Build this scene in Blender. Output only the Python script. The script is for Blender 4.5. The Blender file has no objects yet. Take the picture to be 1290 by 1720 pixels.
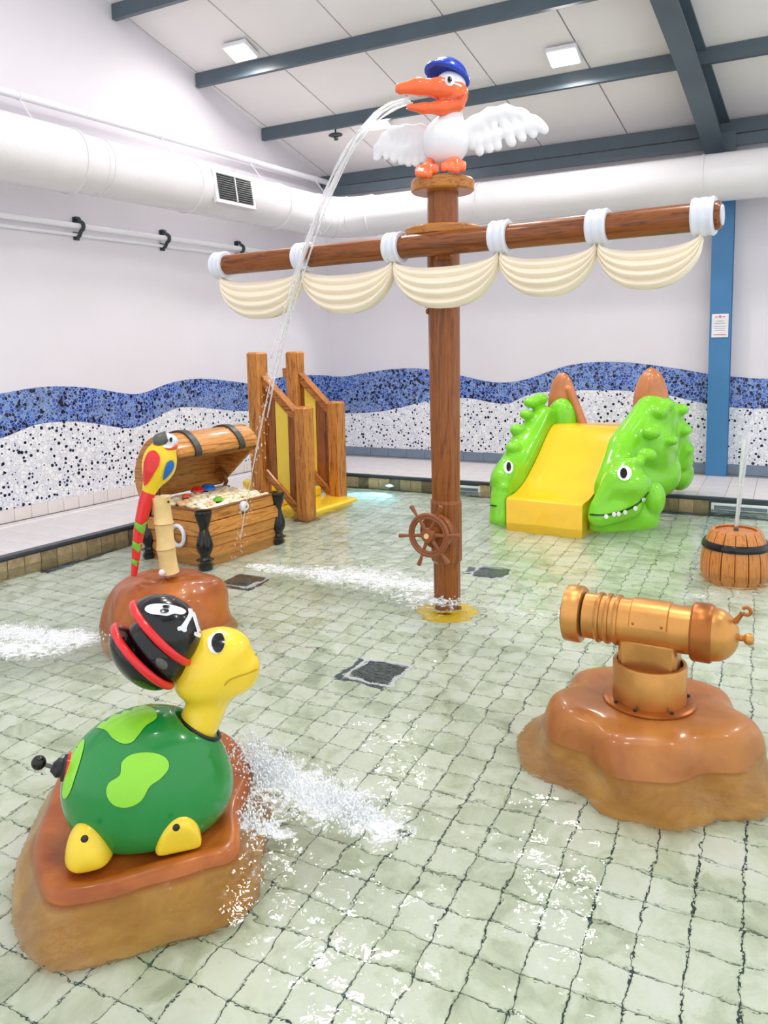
import bpy, math, random
import numpy as np
from math import sin, cos, pi, sqrt, atan2, radians
from mathutils import Vector, Matrix, geometry
from mathutils.bvhtree import BVHTree
SC = bpy.context.scene
COL = SC.collection
random.seed(4); RNG = np.random.default_rng(4)

# ------------------------------------------------------------------ camera
FPX, PX0, PY0, EYE = 1300.0, 645.0, 732.0, 1.9
def _vd(x, y):
    v = np.array([x-PX0, -(y-PY0), -FPX]); return v/np.linalg.norm(v)
_a, _b = _vd(-1860, 634), _vd(1475, 567)
_X = -_a; _Z = np.cross(_X, _b); _Z /= np.linalg.norm(_Z); _Y = np.cross(_Z, _X)
R = np.array([_X, _Y, _Z]); CAM = np.array([0.0, 0.0, EYE])
cd = bpy.data.cameras.new('camera'); cam = bpy.data.objects.new('camera', cd); COL.objects.link(cam)
cd.sensor_fit = 'HORIZONTAL'; cd.sensor_width = 36.0; cd.lens = 36.0*FPX/1290
cd.shift_y = -(860-PY0)/1290; cd.clip_end = 100
m4 = np.eye(4); m4[:3, :3] = R; m4[:3, 3] = CAM
cam.matrix_world = Matrix(m4.tolist()); SC.camera = cam

# ------------------------------------------------------------------ world, lights, exposure
w = bpy.data.worlds.new('World'); SC.world = w; w.use_nodes = True
w.node_tree.nodes['Background'].inputs[0].default_value = (0.93, 0.96, 1.0, 1)
w.node_tree.nodes['Background'].inputs[1].default_value = 1.0
vs = SC.view_settings; vs.view_transform = 'Standard'; vs.look = 'None'; vs.gamma = 1; vs.use_curve_mapping = False
vs.exposure = 0.42
def area(name, loc, size, power, rot=(0, 0, 0), color=(1, .97, .94)):
    l = bpy.data.lights.new(name, 'AREA'); l.shape = 'RECTANGLE'; l.size, l.size_y = size; l.energy = power; l.color = color
    o = bpy.data.objects.new(name, l); o.location = loc; o.rotation_euler = rot; COL.objects.link(o); return o
LAMP_W = 34

# ------------------------------------------------------------------ helpers
def at(px, py, z=0.0):
    d = R@np.array([px-PX0, -(py-PY0), -FPX]); return CAM+d*((z-EYE)/d[2])
def aty(px, py, y):
    d = R@np.array([px-PX0, -(py-PY0), -FPX]); return CAM+d*(y/d[1])
def ray(px, py):
    d = R@np.array([px-PX0, -(py-PY0), -FPX]); return d/np.linalg.norm(d)
def S(c): return tuple(((x/255)/12.92 if x/255 <= .04045 else ((x/255+.055)/1.055)**2.4) for x in c)+(1,)

def tag(o, label=None, cat=None, group=None, kind=None):
    for k, v in (('label', label), ('category', cat), ('group', group), ('kind', kind)):
        if v: o[k] = v
    return o
class Thing:
    def __init__(s, name, label, cat, loc, rz=None, group=None):
        s.o = bpy.data.objects.new(name, None); COL.objects.link(s.o); s.o.empty_display_size = .1
        if rz is None: rz = atan2(loc[1], loc[0])-pi/2
        s.loc = np.array(loc, float); s.rz = rz; s.o.location = loc; s.o.rotation_euler = (0, 0, rz)
        tag(s.o, label, cat, group)
        c, n = cos(rz), sin(rz); s.M = np.array([[c, -n, 0], [n, c, 0], [0, 0, 1.]]); s.away = s.M[:, 1]
    def L(s, P): return (np.asarray(P, float)-s.loc)@s.M
    def W(s, P): return np.asarray(P, float)@s.M.T+s.loc
    def V(s, px, py, dy=0.0):
        """local point where the sight line meets the upright plane dy behind the thing's base"""
        d = ray(px, py); p0 = s.loc+s.away*dy; n = s.away.copy(); n[2] = 0
        return s.L(CAM+d*(((p0-CAM)@n)/(d@n)))
class MB:
    def __init__(s): s.v = []; s.f = []
    def add(s, v, f):
        o = len(s.v); s.v += [tuple(map(float, p)) for p in v]; s.f += [tuple(int(i)+o for i in q) for q in f]; return s
    def box(s, c, size, rot=None, bev=0.0):
        hx, hy, hz = [k/2 for k in size]
        if bev <= 0:
            v = [(x, y, z) for z in (-hz, hz) for y in (-hy, hy) for x in (-hx, hx)]
            f = [(0, 2, 3, 1), (4, 5, 7, 6), (0, 1, 5, 4), (2, 6, 7, 3), (0, 4, 6, 2), (1, 3, 7, 5)]
        else:
            b = min(bev, hx*.9, hy*.9, hz*.9); v = []; idx = {}
            for sx in (-1, 1):
                for sy in (-1, 1):
                    for sz in (-1, 1):
                        for a in range(3):
                            p = [sx*(hx-b), sy*(hy-b), sz*(hz-b)]; p[a] = (sx*hx, sy*hy, sz*hz)[a]
                            idx[(sx, sy, sz, a)] = len(v); v.append(tuple(p))
            f = []
            for a in range(3):
                for sg in (-1, 1):
                    o1, o2 = [k for k in range(3) if k != a]; q = []
                    for s1, s2 in ((-1, -1), (1, -1), (1, 1), (-1, 1)):
                        k = [0, 0, 0]; k[a] = sg; k[o1] = s1; k[o2] = s2; q.append(idx[(*k, a)])
                    if (sg > 0) == (a == 1): q.reverse()
                    f.append(q)
            for a in range(3):          # edges
                o1, o2 = [k for k in range(3) if k != a]
                for s1 in (-1, 1):
                    for s2 in (-1, 1):
                        q = []
                        for sa, ax in ((-1, o1), (1, o1), (1, o2), (-1, o2)):
                            k = [0, 0, 0]; k[a] = sa; k[o1] = s1; k[o2] = s2; q.append(idx[(*k, ax)])
                        f.append(q)
            for sx in (-1, 1):
                for sy in (-1, 1):
                    for sz in (-1, 1): f.append([idx[(sx, sy, sz, a)] for a in range(3)])
            V = np.array(v); ff = []
            for q in f:
                n = np.cross(V[q[1]]-V[q[0]], V[q[2]]-V[q[0]])
                ff.append(q if n@V[q].mean(0) > 0 else q[::-1])
            f = ff
        v = np.array(v)
        if rot is not None: v = v@np.asarray(rot).T
        return s.add(v+np.asarray(c, float), f)
    def rings(s, rings, cap=True, closed=False):
        """rings: list of (n,3) arrays"""
        n = len(rings[0]); o = len(s.v); m = len(rings)
        for r in rings: s.v += [tuple(map(float, p)) for p in r]
        for i in range(m if closed else m-1):
            for j in range(n):
                a, b = o+i*n+j, o+i*n+(j+1) % n; i2 = (i+1) % m; c, d = o+i2*n+(j+1) % n, o+i2*n+j
                s.f.append((a, b, c, d))
        if cap and not closed: s.f.append(tuple(o+j for j in range(n))[::-1]); s.f.append(tuple(o+(m-1)*n+j for j in range(n)))
        return s
    def tube(s, pts, rad, n=12, cap=True, closed=False, up=None, ry=None):
        pts = np.array(pts, float); m = len(pts); rad = np.broadcast_to(rad, (m,)) if np.ndim(rad) < 1 or len(rad) != m else np.array(rad)
        R_ = []; nrm = None
        for i in range(m):
            if closed: t = pts[(i+1) % m]-pts[i-1]
            else: t = pts[min(i+1, m-1)]-pts[max(i-1, 0)]
            t = t/np.linalg.norm(t)
            if nrm is None:
                a = np.array(up, float) if up is not None else (np.array([0, 0, 1.]) if abs(t[2]) < .9 else np.array([1., 0, 0]))
            else: a = nrm
            if up is not None: a = np.array(up, float)
            nrm = a-t*(a@t); nrm /= np.linalg.norm(nrm); b = np.cross(t, nrm)
            k = 1.0 if ry is None else ry
            R_.append([pts[i]+rad[i]*(cos(2*pi*j/n)*b*k+sin(2*pi*j/n)*nrm) for j in range(n)])
        return s.rings(R_, cap, closed)
    def lathe(s, prof, c=(0, 0, 0), n=24, axis='z', rot=None, cap=True):
        R_ = []
        for r, z in prof:
            p = np.array([[r*cos(2*pi*j/n), r*sin(2*pi*j/n), z] for j in range(n)])
            if axis == 'x': p = p[:, [2, 0, 1]]
            if axis == 'y': p = p[:, [1, 2, 0]]
            if rot is not None: p = p@np.asarray(rot).T
            R_.append(p+np.array(c, float))
        return s.rings(R_, cap)
    def prism(s, poly, a, b):
        """poly 2D list -> 3D by map functions a(p), b(p) giving both ends"""
        n = len(poly); o = len(s.v)
        s.v += [tuple(map(float, a(p))) for p in poly]+[tuple(map(float, b(p))) for p in poly]
        s.f += [tuple(o+i for i in range(n))[::-1], tuple(o+n+i for i in range(n))]
        for i in range(n): j = (i+1) % n; s.f.append((o+i, o+j, o+n+j, o+n+i))
        return s
    def sphere(s, c, r, n=16, m=10, rot=None):
        r = np.array([r]*3 if np.ndim(r) == 0 else r, float); V_ = [(0, 0, -1)]
        for i in range(1, m):
            t = pi*i/m-pi/2
            V_ += [(cos(t)*cos(2*pi*j/n), cos(t)*sin(2*pi*j/n), sin(t)) for j in range(n)]
        V_.append((0, 0, 1)); F = [(0, 1+(j+1) % n, 1+j) for j in range(n)]
        for i in range(m-2):
            for j in range(n): a = 1+i*n; F.append((a+j, a+(j+1) % n, a+n+(j+1) % n, a+n+j))
        a = 1+(m-2)*n; F += [(a+j, a+(j+1) % n, len(V_)-1) for j in range(n)]
        v = np.array(V_)*r
        if rot is not None: v = v@np.asarray(rot).T
        return s.add(v+np.array(c, float), F)
    def mesh(s, name, mat, smooth=False):
        me = bpy.data.meshes.new(name); me.from_pydata(s.v, [], s.f); me.validate()
        if mat: me.materials.append(mat)
        if smooth:
            me.polygons.foreach_set('use_smooth', [True]*len(me.polygons))
            if smooth == 'auto':
                try: me.set_sharp_from_angle(angle=radians(38))
                except Exception: pass
        me.update(); return me
    def build(s, name, mat, parent=None, smooth=False, fix=False):
        me = s.mesh(name, mat, smooth)
        if fix:
            import bmesh
            bm = bmesh.new(); bm.from_mesh(me); bmesh.ops.recalc_face_normals(bm, faces=bm.faces); bm.to_mesh(me); bm.free()
        return link(name, me, parent)
def link(name, me, parent=None, loc=None, rot=None):
    o = bpy.data.objects.new(name, me); COL.objects.link(o)
    if parent is not None: o.parent = parent.o if isinstance(parent, Thing) else parent
    if loc is not None: o.location = loc
    if rot is not None: o.rotation_euler = rot
    return o
def rotx(a): c, n = cos(a), sin(a); return np.array([[1, 0, 0], [0, c, -n], [0, n, c]])
def roty(a): c, n = cos(a), sin(a); return np.array([[c, 0, n], [0, 1, 0], [-n, 0, c]])
def rotz(a): c, n = cos(a), sin(a); return np.array([[c, -n, 0], [n, c, 0], [0, 0, 1]])
def spline(P, n):
    P = np.array(P, float); out = []; m = len(P)
    for i in range(m-1):
        p0, p1, p2, p3 = P[max(i-1, 0)], P[i], P[i+1], P[min(i+2, m-1)]
        for k in range(n):
            t = k/n; out.append(.5*((2*p1)+(-p0+p2)*t+(2*p0-5*p1+4*p2-p3)*t*t+(-p0+3*p1-3*p2+p3)*t**3))
    out.append(P[-1]); return np.array(out)
def cspline(P, n):
    P = np.array(P, float); m = len(P); out = []
    for i in range(m):
        p0, p1, p2, p3 = P[i-1], P[i], P[(i+1) % m], P[(i+2) % m]
        for k in range(n):
            t = k/n; out.append(.5*((2*p1)+(-p0+p2)*t+(2*p0-5*p1+4*p2-p3)*t*t+(-p0+3*p1-3*p2+p3)*t**3))
    return np.array(out)

# --- signed distance modelling, meshed with surface nets
def ell(c, r, rot=None):
    c = np.array(c, float); r = np.array(r, float)
    def f(P):
        q = P-c
        if rot is not None: q = q@np.asarray(rot)
        k0 = np.linalg.norm(q/r, axis=1); k1 = np.linalg.norm(q/(r*r), axis=1)+1e-9
        return k0*(k0-1)/k1
    return f
def cap(a, b, ra, rb=None):
    a = np.array(a, float); b = np.array(b, float); rb = ra if rb is None else rb
    def f(P):
        d = b-a; t = np.clip(((P-a)@d)/(d@d), 0, 1)
        return np.linalg.norm(P-a-t[:, None]*d, axis=1)-(ra+(rb-ra)*t)
    return f
def rbox(c, h, r, rot=None):
    c = np.array(c, float); h = np.array(h, float)
    def f(P):
        q = P-c
        if rot is not None: q = q@np.asarray(rot)
        q = np.abs(q)-(h-r)
        return np.linalg.norm(np.maximum(q, 0), axis=1)+np.minimum(q.max(1), 0)-r
    return f
def half(p, n):
    p = np.array(p, float); n = np.array(n, float); n /= np.linalg.norm(n)
    return lambda P: (P-p)@n
def smin(a, b, k):
    h = np.clip(.5+.5*(b-a)/k, 0, 1); return b*(1-h)+a*h-k*h*(1-h)
def U(k, *fs):
    def f(P):
        d = fs[0](P)
        for g in fs[1:]: d = smin(d, g(P), k)
        return d
    return f
def I(k, a, b): return lambda P: -smin(-a(P), -b(P), k)
def SUB(k, a, b): return lambda P: -smin(-a(P), b(P), k)
def nets(f, lo, hi, h):
    lo = np.array(lo, float); hi = np.array(hi, float); n = np.ceil((hi-lo)/h).astype(int)+1
    ax = [lo[i]+h*np.arange(n[i]) for i in range(3)]
    G = np.stack(np.meshgrid(*ax, indexing='ij'), -1); P = G.reshape(-1, 3)
    D = np.concatenate([f(P[i:i+200000]) for i in range(0, len(P), 200000)]).reshape(n)
    acc = np.zeros((*(n-1), 3)); cnt = np.zeros(n-1); edges = []
    for a in range(3):
        s0 = [slice(None)]*3; s1 = [slice(None)]*3; s0[a] = slice(0, -1); s1[a] = slice(1, None)
        d0, d1 = D[tuple(s0)], D[tuple(s1)]; cr = (d0 < 0) != (d1 < 0)
        I_ = np.argwhere(cr); t = d0[cr]/(d0[cr]-d1[cr]); pt = G[tuple(s0)][cr].copy(); pt[:, a] += t*h
        b, c = [(a+1) % 3, (a+2) % 3]; cells = []
        for db, dc in ((0, 0), (-1, 0), (-1, -1), (0, -1)):
            J = I_.copy(); J[:, b] += db; J[:, c] += dc; ok = (J >= 0).all(1) & (J < n-1).all(1)
            np.add.at(acc, tuple(J[ok].T), pt[ok]); np.add.at(cnt, tuple(J[ok].T), 1); cells.append((J, ok))
        ok = cells[0][1] & cells[1][1] & cells[2][1] & cells[3][1]
        edges.append(([J[ok] for J, _ in cells], (d0[cr] < 0)[ok]))
    m = cnt > 0; ids = -np.ones(cnt.shape, int); ids[m] = np.arange(m.sum()); V_ = acc[m]/cnt[m][:, None]
    F = []
    for cs, neg in edges:
        q = np.stack([ids[tuple(J.T)] for J in cs], 1); q[~neg] = q[~neg][:, ::-1]; F.append(q)
    return V_, np.concatenate(F)
def sdf_obj(name, f, lo, hi, h, mat, parent, disp=None):
    V_, F = nets(f, lo, hi, h)
    if disp is not None: V_ = disp(V_)
    me = bpy.data.meshes.new(name); me.vertices.add(len(V_)); me.vertices.foreach_set('co', V_.ravel())
    me.loops.add(F.size); me.loops.foreach_set('vertex_index', F.ravel().astype(np.int32))
    me.polygons.add(len(F)); me.polygons.foreach_set('loop_start', np.arange(0, F.size, 4, dtype=np.int32))
    me.polygons.foreach_set('use_smooth', [True]*len(F)); me.update(calc_edges=True); me.validate()
    me.materials.append(mat); o = link(name, me, parent); o['_'] = 0; del o['_']
    return o
def bvh(th, objs):
    vs_, fs_ = [], []
    for o in objs:
        k = len(vs_); vs_ += [tuple(th.W(v.co)) for v in o.data.vertices]; fs_ += [tuple(i+k for i in p.vertices) for p in o.data.polygons]
    return BVHTree.FromPolygons(vs_, fs_)
def decal(th, tree, poly, mat, name, off=.0025, step=6, smooth=True, parent=None, closed=True, n=5, label=None):
    """a painted patch: the outline is laid on the thing's real surface"""
    out = cspline(poly, n) if smooth else np.array(poly, float)
    pts = [Vector(p) for p in out]; k = len(pts)
    x0, y0 = out.min(0); x1, y1 = out.max(0)
    inner = [Vector((x, y)) for x in np.arange(x0+step/2, x1, step) for y in np.arange(y0+step/2, y1, step)]
    r = geometry.delaunay_2d_cdt(pts+inner, [], [list(range(k))], 1, 1e-5)
    V2, F2 = r[0], r[2]; pos = []; ok = []
    for p in V2:
        d = Vector(ray(p[0], p[1])); hit, nn, _, _ = tree.ray_cast(Vector(CAM), d)
        if hit is None: pos.append((0, 0, 0)); ok.append(False); continue
        if nn.dot(d) > 0: nn = -nn
        pos.append(tuple(th.L(np.array(hit)-np.array(d)*off+np.array(nn)*off*.6))); ok.append(True)
    P_ = np.array(pos); mb = MB(); F3 = []; par = list(range(len(pos)))
    def fd(i):
        while par[i] != i: i = par[i]
        return i
    for f in F2:
        if not all(ok[i] for i in f): continue
        q = P_[list(f)]
        if max(np.linalg.norm(q[i]-q[i-1]) for i in range(3)) > .3: continue
        if np.cross(q[1]-q[0], q[2]-q[0])@(th.L(CAM)-q[0]) < 0: f = f[::-1]
        F3.append(tuple(f)); par[fd(f[0])] = fd(f[1]); par[fd(f[2])] = fd(f[1])
    if F3:
        gs = [fd(f[0]) for f in F3]; g0 = max(set(gs), key=gs.count); F3 = [f for f, g in zip(F3, gs) if g == g0]
        us = sorted({i for f in F3 for i in f}); mp = {i: k for k, i in enumerate(us)}; F3 = [tuple(mp[i] for i in f) for f in F3]; pos = [pos[i] for i in us]
    mb.v = [tuple(p) for p in pos]; mb.f = F3
    o = mb.build(name, mat, parent or th, smooth=True)
    if label: o['label'] = label
    return o

# ------------------------------------------------------------------ materials
def nt(name):
    m = bpy.data.materials.new(name); m.use_nodes = True; t = m.node_tree
    return m, t, t.nodes['Principled BSDF'], t.nodes.new
def lk(t, a, b): t.links.new(a, b)
def coords(t, kind='Object', scale=(1, 1, 1), rot=(0, 0, 0), loc=(0, 0, 0)):
    mp = t.nodes.new('ShaderNodeMapping'); mp.inputs['Scale'].default_value = scale; mp.inputs['Rotation'].default_value = rot; mp.inputs['Location'].default_value = loc
    if kind == 'Position': g = t.nodes.new('ShaderNodeNewGeometry'); lk(t, g.outputs['Position'], mp.inputs[0])
    else: g = t.nodes.new('ShaderNodeTexCoord'); lk(t, g.outputs[kind], mp.inputs[0])
    return mp.outputs[0]
def noise(t, vec, scale, detail=3, rough=.5, dist=0):
    n = t.nodes.new('ShaderNodeTexNoise'); n.inputs['Scale'].default_value = scale; n.inputs['Detail'].default_value = detail
    n.inputs['Roughness'].default_value = rough; n.inputs['Distortion'].default_value = dist
    if vec is not None: lk(t, vec, n.inputs['Vector'])
    return n.outputs['Fac']
def ramp(t, fac, stops, interp='LINEAR'):
    r = t.nodes.new('ShaderNodeValToRGB'); cr = r.color_ramp; cr.interpolation = interp
    while len(cr.elements) < len(stops): cr.elements.new(.5)
    for e, (p, c) in zip(cr.elements, stops): e.position = p; e.color = c
    lk(t, fac, r.inputs[0]); return r.outputs[0]
def mixc(t, fac, a, b, mode='MIX'):
    m = t.nodes.new('ShaderNodeMix'); m.data_type = 'RGBA'; m.blend_type = mode
    for s, v in ((0, fac), (6, a), (7, b)):
        if hasattr(v, 'links') or hasattr(v, 'is_linked'): lk(t, v, m.inputs[s])
        else: m.inputs[s].default_value = v
    return m.outputs[2]
def math_(t, op, a, b=None, c=None, clamp=False):
    m = t.nodes.new('ShaderNodeMath'); m.operation = op; m.use_clamp = clamp
    for s, v in enumerate((a, b, c)):
        if v is None: continue
        if hasattr(v, 'is_linked'): lk(t, v, m.inputs[s])
        else: m.inputs[s].default_value = v
    return m.outputs[0]
def bump(t, b, h, strength=.2, dist=.01):
    n = t.nodes.new('ShaderNodeBump'); n.inputs['Strength'].default_value = strength; n.inputs['Distance'].default_value = dist
    lk(t, h, n.inputs['Height']); lk(t, n.outputs[0], b.inputs['Normal'])
def plain(name, rgb, rough=.4, metal=0, coat=0, var=.06, scale=6, bmp=0, emit=0):
    m, t, b, _ = nt(name); c = S(rgb); v = noise(t, coords(t), scale, 3)
    dark = tuple(x*(1-var*2) for x in c[:3])+(1,); lite = tuple(min(1, x*(1+var)) for x in c[:3])+(1,)
    lk(t, ramp(t, v, [(.3, dark), (.7, lite)]), b.inputs['Base Color'])
    b.inputs['Roughness'].default_value = rough; b.inputs['Metallic'].default_value = metal; b.inputs['Coat Weight'].default_value = coat
    b.inputs['Coat Roughness'].default_value = .04
    if bmp: bump(t, b, noise(t, coords(t), scale*12, 2), bmp, .004)
    if emit: b.inputs['Emission Color'].default_value = c; b.inputs['Emission Strength'].default_value = emit
    return m
def gloss(name, rgb, var=.03):
    m = plain(name, rgb, .22, 0, .35, var, 3); m.node_tree.nodes['Principled BSDF'].inputs['Specular IOR Level'].default_value = .35; return m
def wood(name, axis, light, dark, scale=1.0, coat=.6, rough=.35):
    m, t, b, _ = nt(name); sc = [9*scale]*3; sc[axis] = .7*scale
    v = coords(t, 'Object', sc); n1 = noise(t, v, 2.2, 5, .6, 1.2); n2 = noise(t, v, 9, 3, .6, .4)
    f = math_(t, 'ADD', math_(t, 'MULTIPLY', n1, .7), math_(t, 'MULTIPLY', n2, .3))
    mid = tuple((a*.6+c*.4) for a, c in zip(S(light), S(dark)))
    lk(t, ramp(t, f, [(.36, S(dark)), (.45, mid), (.50, S(light)), (.56, mid), (.60, S(dark)), (.68, S(light))]), b.inputs['Base Color'])
    b.inputs['Roughness'].default_value = rough; b.inputs['Coat Weight'].default_value = coat*.7; b.inputs['Coat Roughness'].default_value = .08; b.inputs['Specular IOR Level'].default_value = .3
    bump(t, b, f, .25, .006); return m
M = {}
M['wall'] = plain('wall_paint', (226, 221, 228), .55, var=.01, scale=1.5)
M['ceil'] = plain('ceiling_panel_paint', (236, 231, 231), .5, var=.012, scale=1)
M['steel'] = plain('grey_steel', (84, 98, 108), .38, var=.05, scale=2)
M['colblue'] = plain('blue_column_paint', (62, 122, 172), .35, var=.04, scale=2)
M['duct'] = plain('duct_white', (228, 224, 227), .25, var=.02, scale=2, coat=.3, bmp=.35)
M['white'] = plain('white_plastic', (238, 238, 242), .35, var=.01)
M['ring'] = plain('ring_white', (226, 229, 240), .3, var=.02, coat=.4)
M['dark'] = plain('dark_bracket', (52, 60, 66), .4)
M['black'] = gloss('black_gloss', (9, 9, 11))
M['chestblack'] = gloss('chest_black', (10, 10, 12))
M['strap'] = plain('lid_strap', (62, 60, 56), .4)
M['mast'] = wood('mast_wood', 2, (152, 86, 28), (108, 55, 13), .8, .4)
M['yard'] = wood('yard_wood', 0, (142, 78, 26), (90, 44, 11), .8, .4)
M['flange'] = wood('flange_wood', 0, (190, 124, 52), (150, 88, 30), .8, .4)
M['wheel'] = plain('wheel_brown', (142, 76, 30), .3, coat=.3)
M['post'] = wood('post_wood', 2, (210, 140, 64), (128, 70, 26), 1.1, .25)
M['railw'] = wood('rail_wood', 0, (196, 124, 54), (118, 64, 24), 1.1, .3)
M['slat'] = wood('slat_wood', 2, (160, 94, 38), (98, 52, 20), 1.1, .25)
M['chest'] = wood('chest_wood', 0, (214, 148, 74), (140, 84, 34), .9, .2)
M['chestend'] = wood('chest_end_wood', 1, (210, 144, 72), (138, 82, 34), .9, .2)
M['chestdark'] = wood('chest_inside', 0, (142, 84, 38), (88, 48, 20), .9, .2)
M['barrel'] = wood('barrel_wood', 2, (214, 140, 72), (172, 104, 48), 1.0, .3)
M['yellow'] = gloss('yellow_gloss', (250, 208, 48))
M['slide'] = gloss('slide_yellow', (250, 200, 40))
M['panel'] = plain('yellow_panel', (248, 214, 62), .3, coat=.3, var=.02)
M['tyellow'] = gloss('turtle_yellow', (252, 216, 56))
M['mouthy'] = gloss('mouth_yellow', (214, 168, 30))
M['green'] = gloss('shell_green', (32, 140, 62))
M['spot'] = gloss('spot_green', (150, 224, 56))
M['croc'] = gloss('croc_green', (128, 212, 40), .06)
M['crocspot'] = gloss('croc_dark_green', (24, 74, 22), .05)
M['handle'] = plain('handle_brown', (196, 118, 62), .3, coat=.7, var=.08)
M['redg'] = gloss('red_gloss', (226, 36, 40))
M['orange'] = gloss('orange_gloss', (248, 108, 58))
M['orangedk'] = gloss('orange_inner', (226, 84, 48))
M['blueg'] = gloss('blue_gloss', (22, 66, 184))
M['pwhite'] = plain('bird_white', (230, 230, 234), .35, coat=.25, var=.01)
M['pblue'] = gloss('wing_blue', (30, 110, 200))
M['pred'] = gloss('parrot_red', (232, 44, 44))
M['pgreen'] = gloss('parrot_green', (112, 184, 44))
M['pyellow'] = gloss('parrot_yellow', (250, 214, 40))
M['porange'] = gloss('parrot_orange', (240, 92, 36))
M['bgrey'] = plain('beak_grey', (84, 84, 78), .35, coat=.5)
M['sail'] = plain('sail_cream', (250, 236, 212), .38, coat=.35, var=.02, scale=3)
M['bamboo'] = plain('bamboo_cream', (242, 208, 142), .4, coat=.3, var=.08, scale=8)
M['bamboodk'] = plain('bamboo_joint', (170, 122, 62), .5)
M['gold'] = plain('gold_paint', (212, 152, 84), .34, metal=.75, var=.12, scale=5, bmp=.05)
M['golddk'] = plain('gold_bronze', (176, 106, 50), .34, metal=.7, var=.1, scale=5)
M['pebble'] = plain('pebble_cream', (240, 222, 176), .35, coat=.4, var=.08, scale=14)
M['lamp'] = plain('lamp_face', (255, 252, 248), .5, emit=14)
M['cyan'] = plain('pool_lamp', (110, 220, 255), .5, emit=8)
M['slate'] = plain('slate_edge', (66, 70, 78), .4, var=.1, scale=12)
M['rubber'] = plain('black_rubber', (38, 38, 40), .5)
M['eyew'] = gloss('eye_white', (244, 244, 246))
M['paper'] = plain('sign_face', (232, 230, 236), .5)
M['signred'] = plain('sign_red', (214, 120, 126), .5)
M['signgrey'] = plain('sign_grey', (178, 178, 186), .5)
M['grille'] = plain('drain_grille', (92, 108, 100), .5, var=.1, scale=20)
M['led'] = plain('skimmer_frame', (240, 242, 244), .4)

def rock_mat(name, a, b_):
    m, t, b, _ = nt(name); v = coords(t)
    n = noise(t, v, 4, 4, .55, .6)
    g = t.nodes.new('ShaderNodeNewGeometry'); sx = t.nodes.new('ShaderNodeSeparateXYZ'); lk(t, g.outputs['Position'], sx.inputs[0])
    water_light = ramp(t, math_(t, 'ADD', math_(t, 'MULTIPLY', sx.outputs[2], 8), math_(t, 'MULTIPLY_ADD', n, .5, .35)), [(.35, (1, 1, 1, 1)), (.6, (0, 0, 0, 1))])  # below the waterline, the water's brightening is painted into the rock as paler yellow
    lk(t, mixc(t, water_light, ramp(t, n, [(.32, S(b_)), (.66, S(a))]), ramp(t, n, [(.35, S((182, 118, 48))), (.65, S((218, 156, 80)))])), b.inputs['Base Color'])
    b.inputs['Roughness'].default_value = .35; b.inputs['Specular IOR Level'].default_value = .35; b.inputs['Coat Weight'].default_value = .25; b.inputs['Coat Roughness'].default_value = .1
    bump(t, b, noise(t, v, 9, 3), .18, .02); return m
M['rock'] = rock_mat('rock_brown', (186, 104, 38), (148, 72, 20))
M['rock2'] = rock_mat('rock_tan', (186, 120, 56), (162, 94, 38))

def tile_mat(name, stops, cell, rough=.4, mott=5, grid_rot=0, kind='Position', mfac=.35, stain=None):
    """each tile its own tone (white noise on its cell) plus mottling"""
    m, t, b, _ = nt(name); v = coords(t, kind, rot=(0, 0, -grid_rot))
    sc = t.nodes.new('ShaderNodeVectorMath'); sc.operation = 'DIVIDE'; sc.inputs[1].default_value = cell; lk(t, v, sc.inputs[0])
    fl = t.nodes.new('ShaderNodeVectorMath'); fl.operation = 'FLOOR'; lk(t, sc.outputs[0], fl.inputs[0])
    wn = t.nodes.new('ShaderNodeTexWhiteNoise'); wn.noise_dimensions = '3D'; lk(t, fl.outputs[0], wn.inputs['Vector'])
    n = noise(t, coords(t, 'Position'), mott, 4, .6, .8)
    f = math_(t, 'ADD', math_(t, 'MULTIPLY', wn.outputs['Value'], 1-mfac), math_(t, 'MULTIPLY', n, mfac))
    lk(t, ramp(t, f, [(p, S(c)) for p, c in stops]), b.inputs['Base Color']); b.inputs['Roughness'].default_value = rough
    bump(t, b, n, .08, .01); return m
GR = radians(1.5)
M['floor'] = tile_mat('pool_floor_tile', [(.30, (184, 192, 164)), (.44, (218, 225, 200)), (.54, (238, 242, 224)), (.7, (246, 248, 238))], (.167, .167, 10), .4, 4.2, GR, mfac=.86)
M['grout'] = plain('dark_grout', (70, 92, 98), .7)
M['deck'] = plain('deck_tile', (218, 212, 212), .35, var=.03, scale=3)
M['deckgrout'] = plain('deck_grout', (150, 146, 148), .7)
M['skirt'] = plain('skirting_tile', (232, 224, 222), .25, var=.02, coat=.3)
M['skirtblue'] = plain('skirting_blue', (122, 140, 160), .2, var=.1, coat=.4)
M['joint'] = plain('ceiling_joint', (150, 148, 150), .6)
def stone_mat():
    m, t, b, _ = nt('pool_wall_stone'); g = t.nodes.new('ShaderNodeNewGeometry'); oi = t.nodes.new('ShaderNodeObjectInfo')
    n = noise(t, coords(t, 'Position', (1, 1, .6)), 9, 5, .65, 1.5)
    f = math_(t, 'ADD', math_(t, 'MULTIPLY', oi.outputs['Random'], .42), math_(t, 'MULTIPLY', n, .75))
    lk(t, ramp(t, f, [(.2, S((66, 64, 48))), (.42, S((112, 102, 76))), (.58, S((150, 132, 100))), (.85, S((196, 172, 136)))]), b.inputs['Base Color'])
    b.inputs['Roughness'].default_value = .45; return m
M['stone'] = stone_mat()
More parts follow.
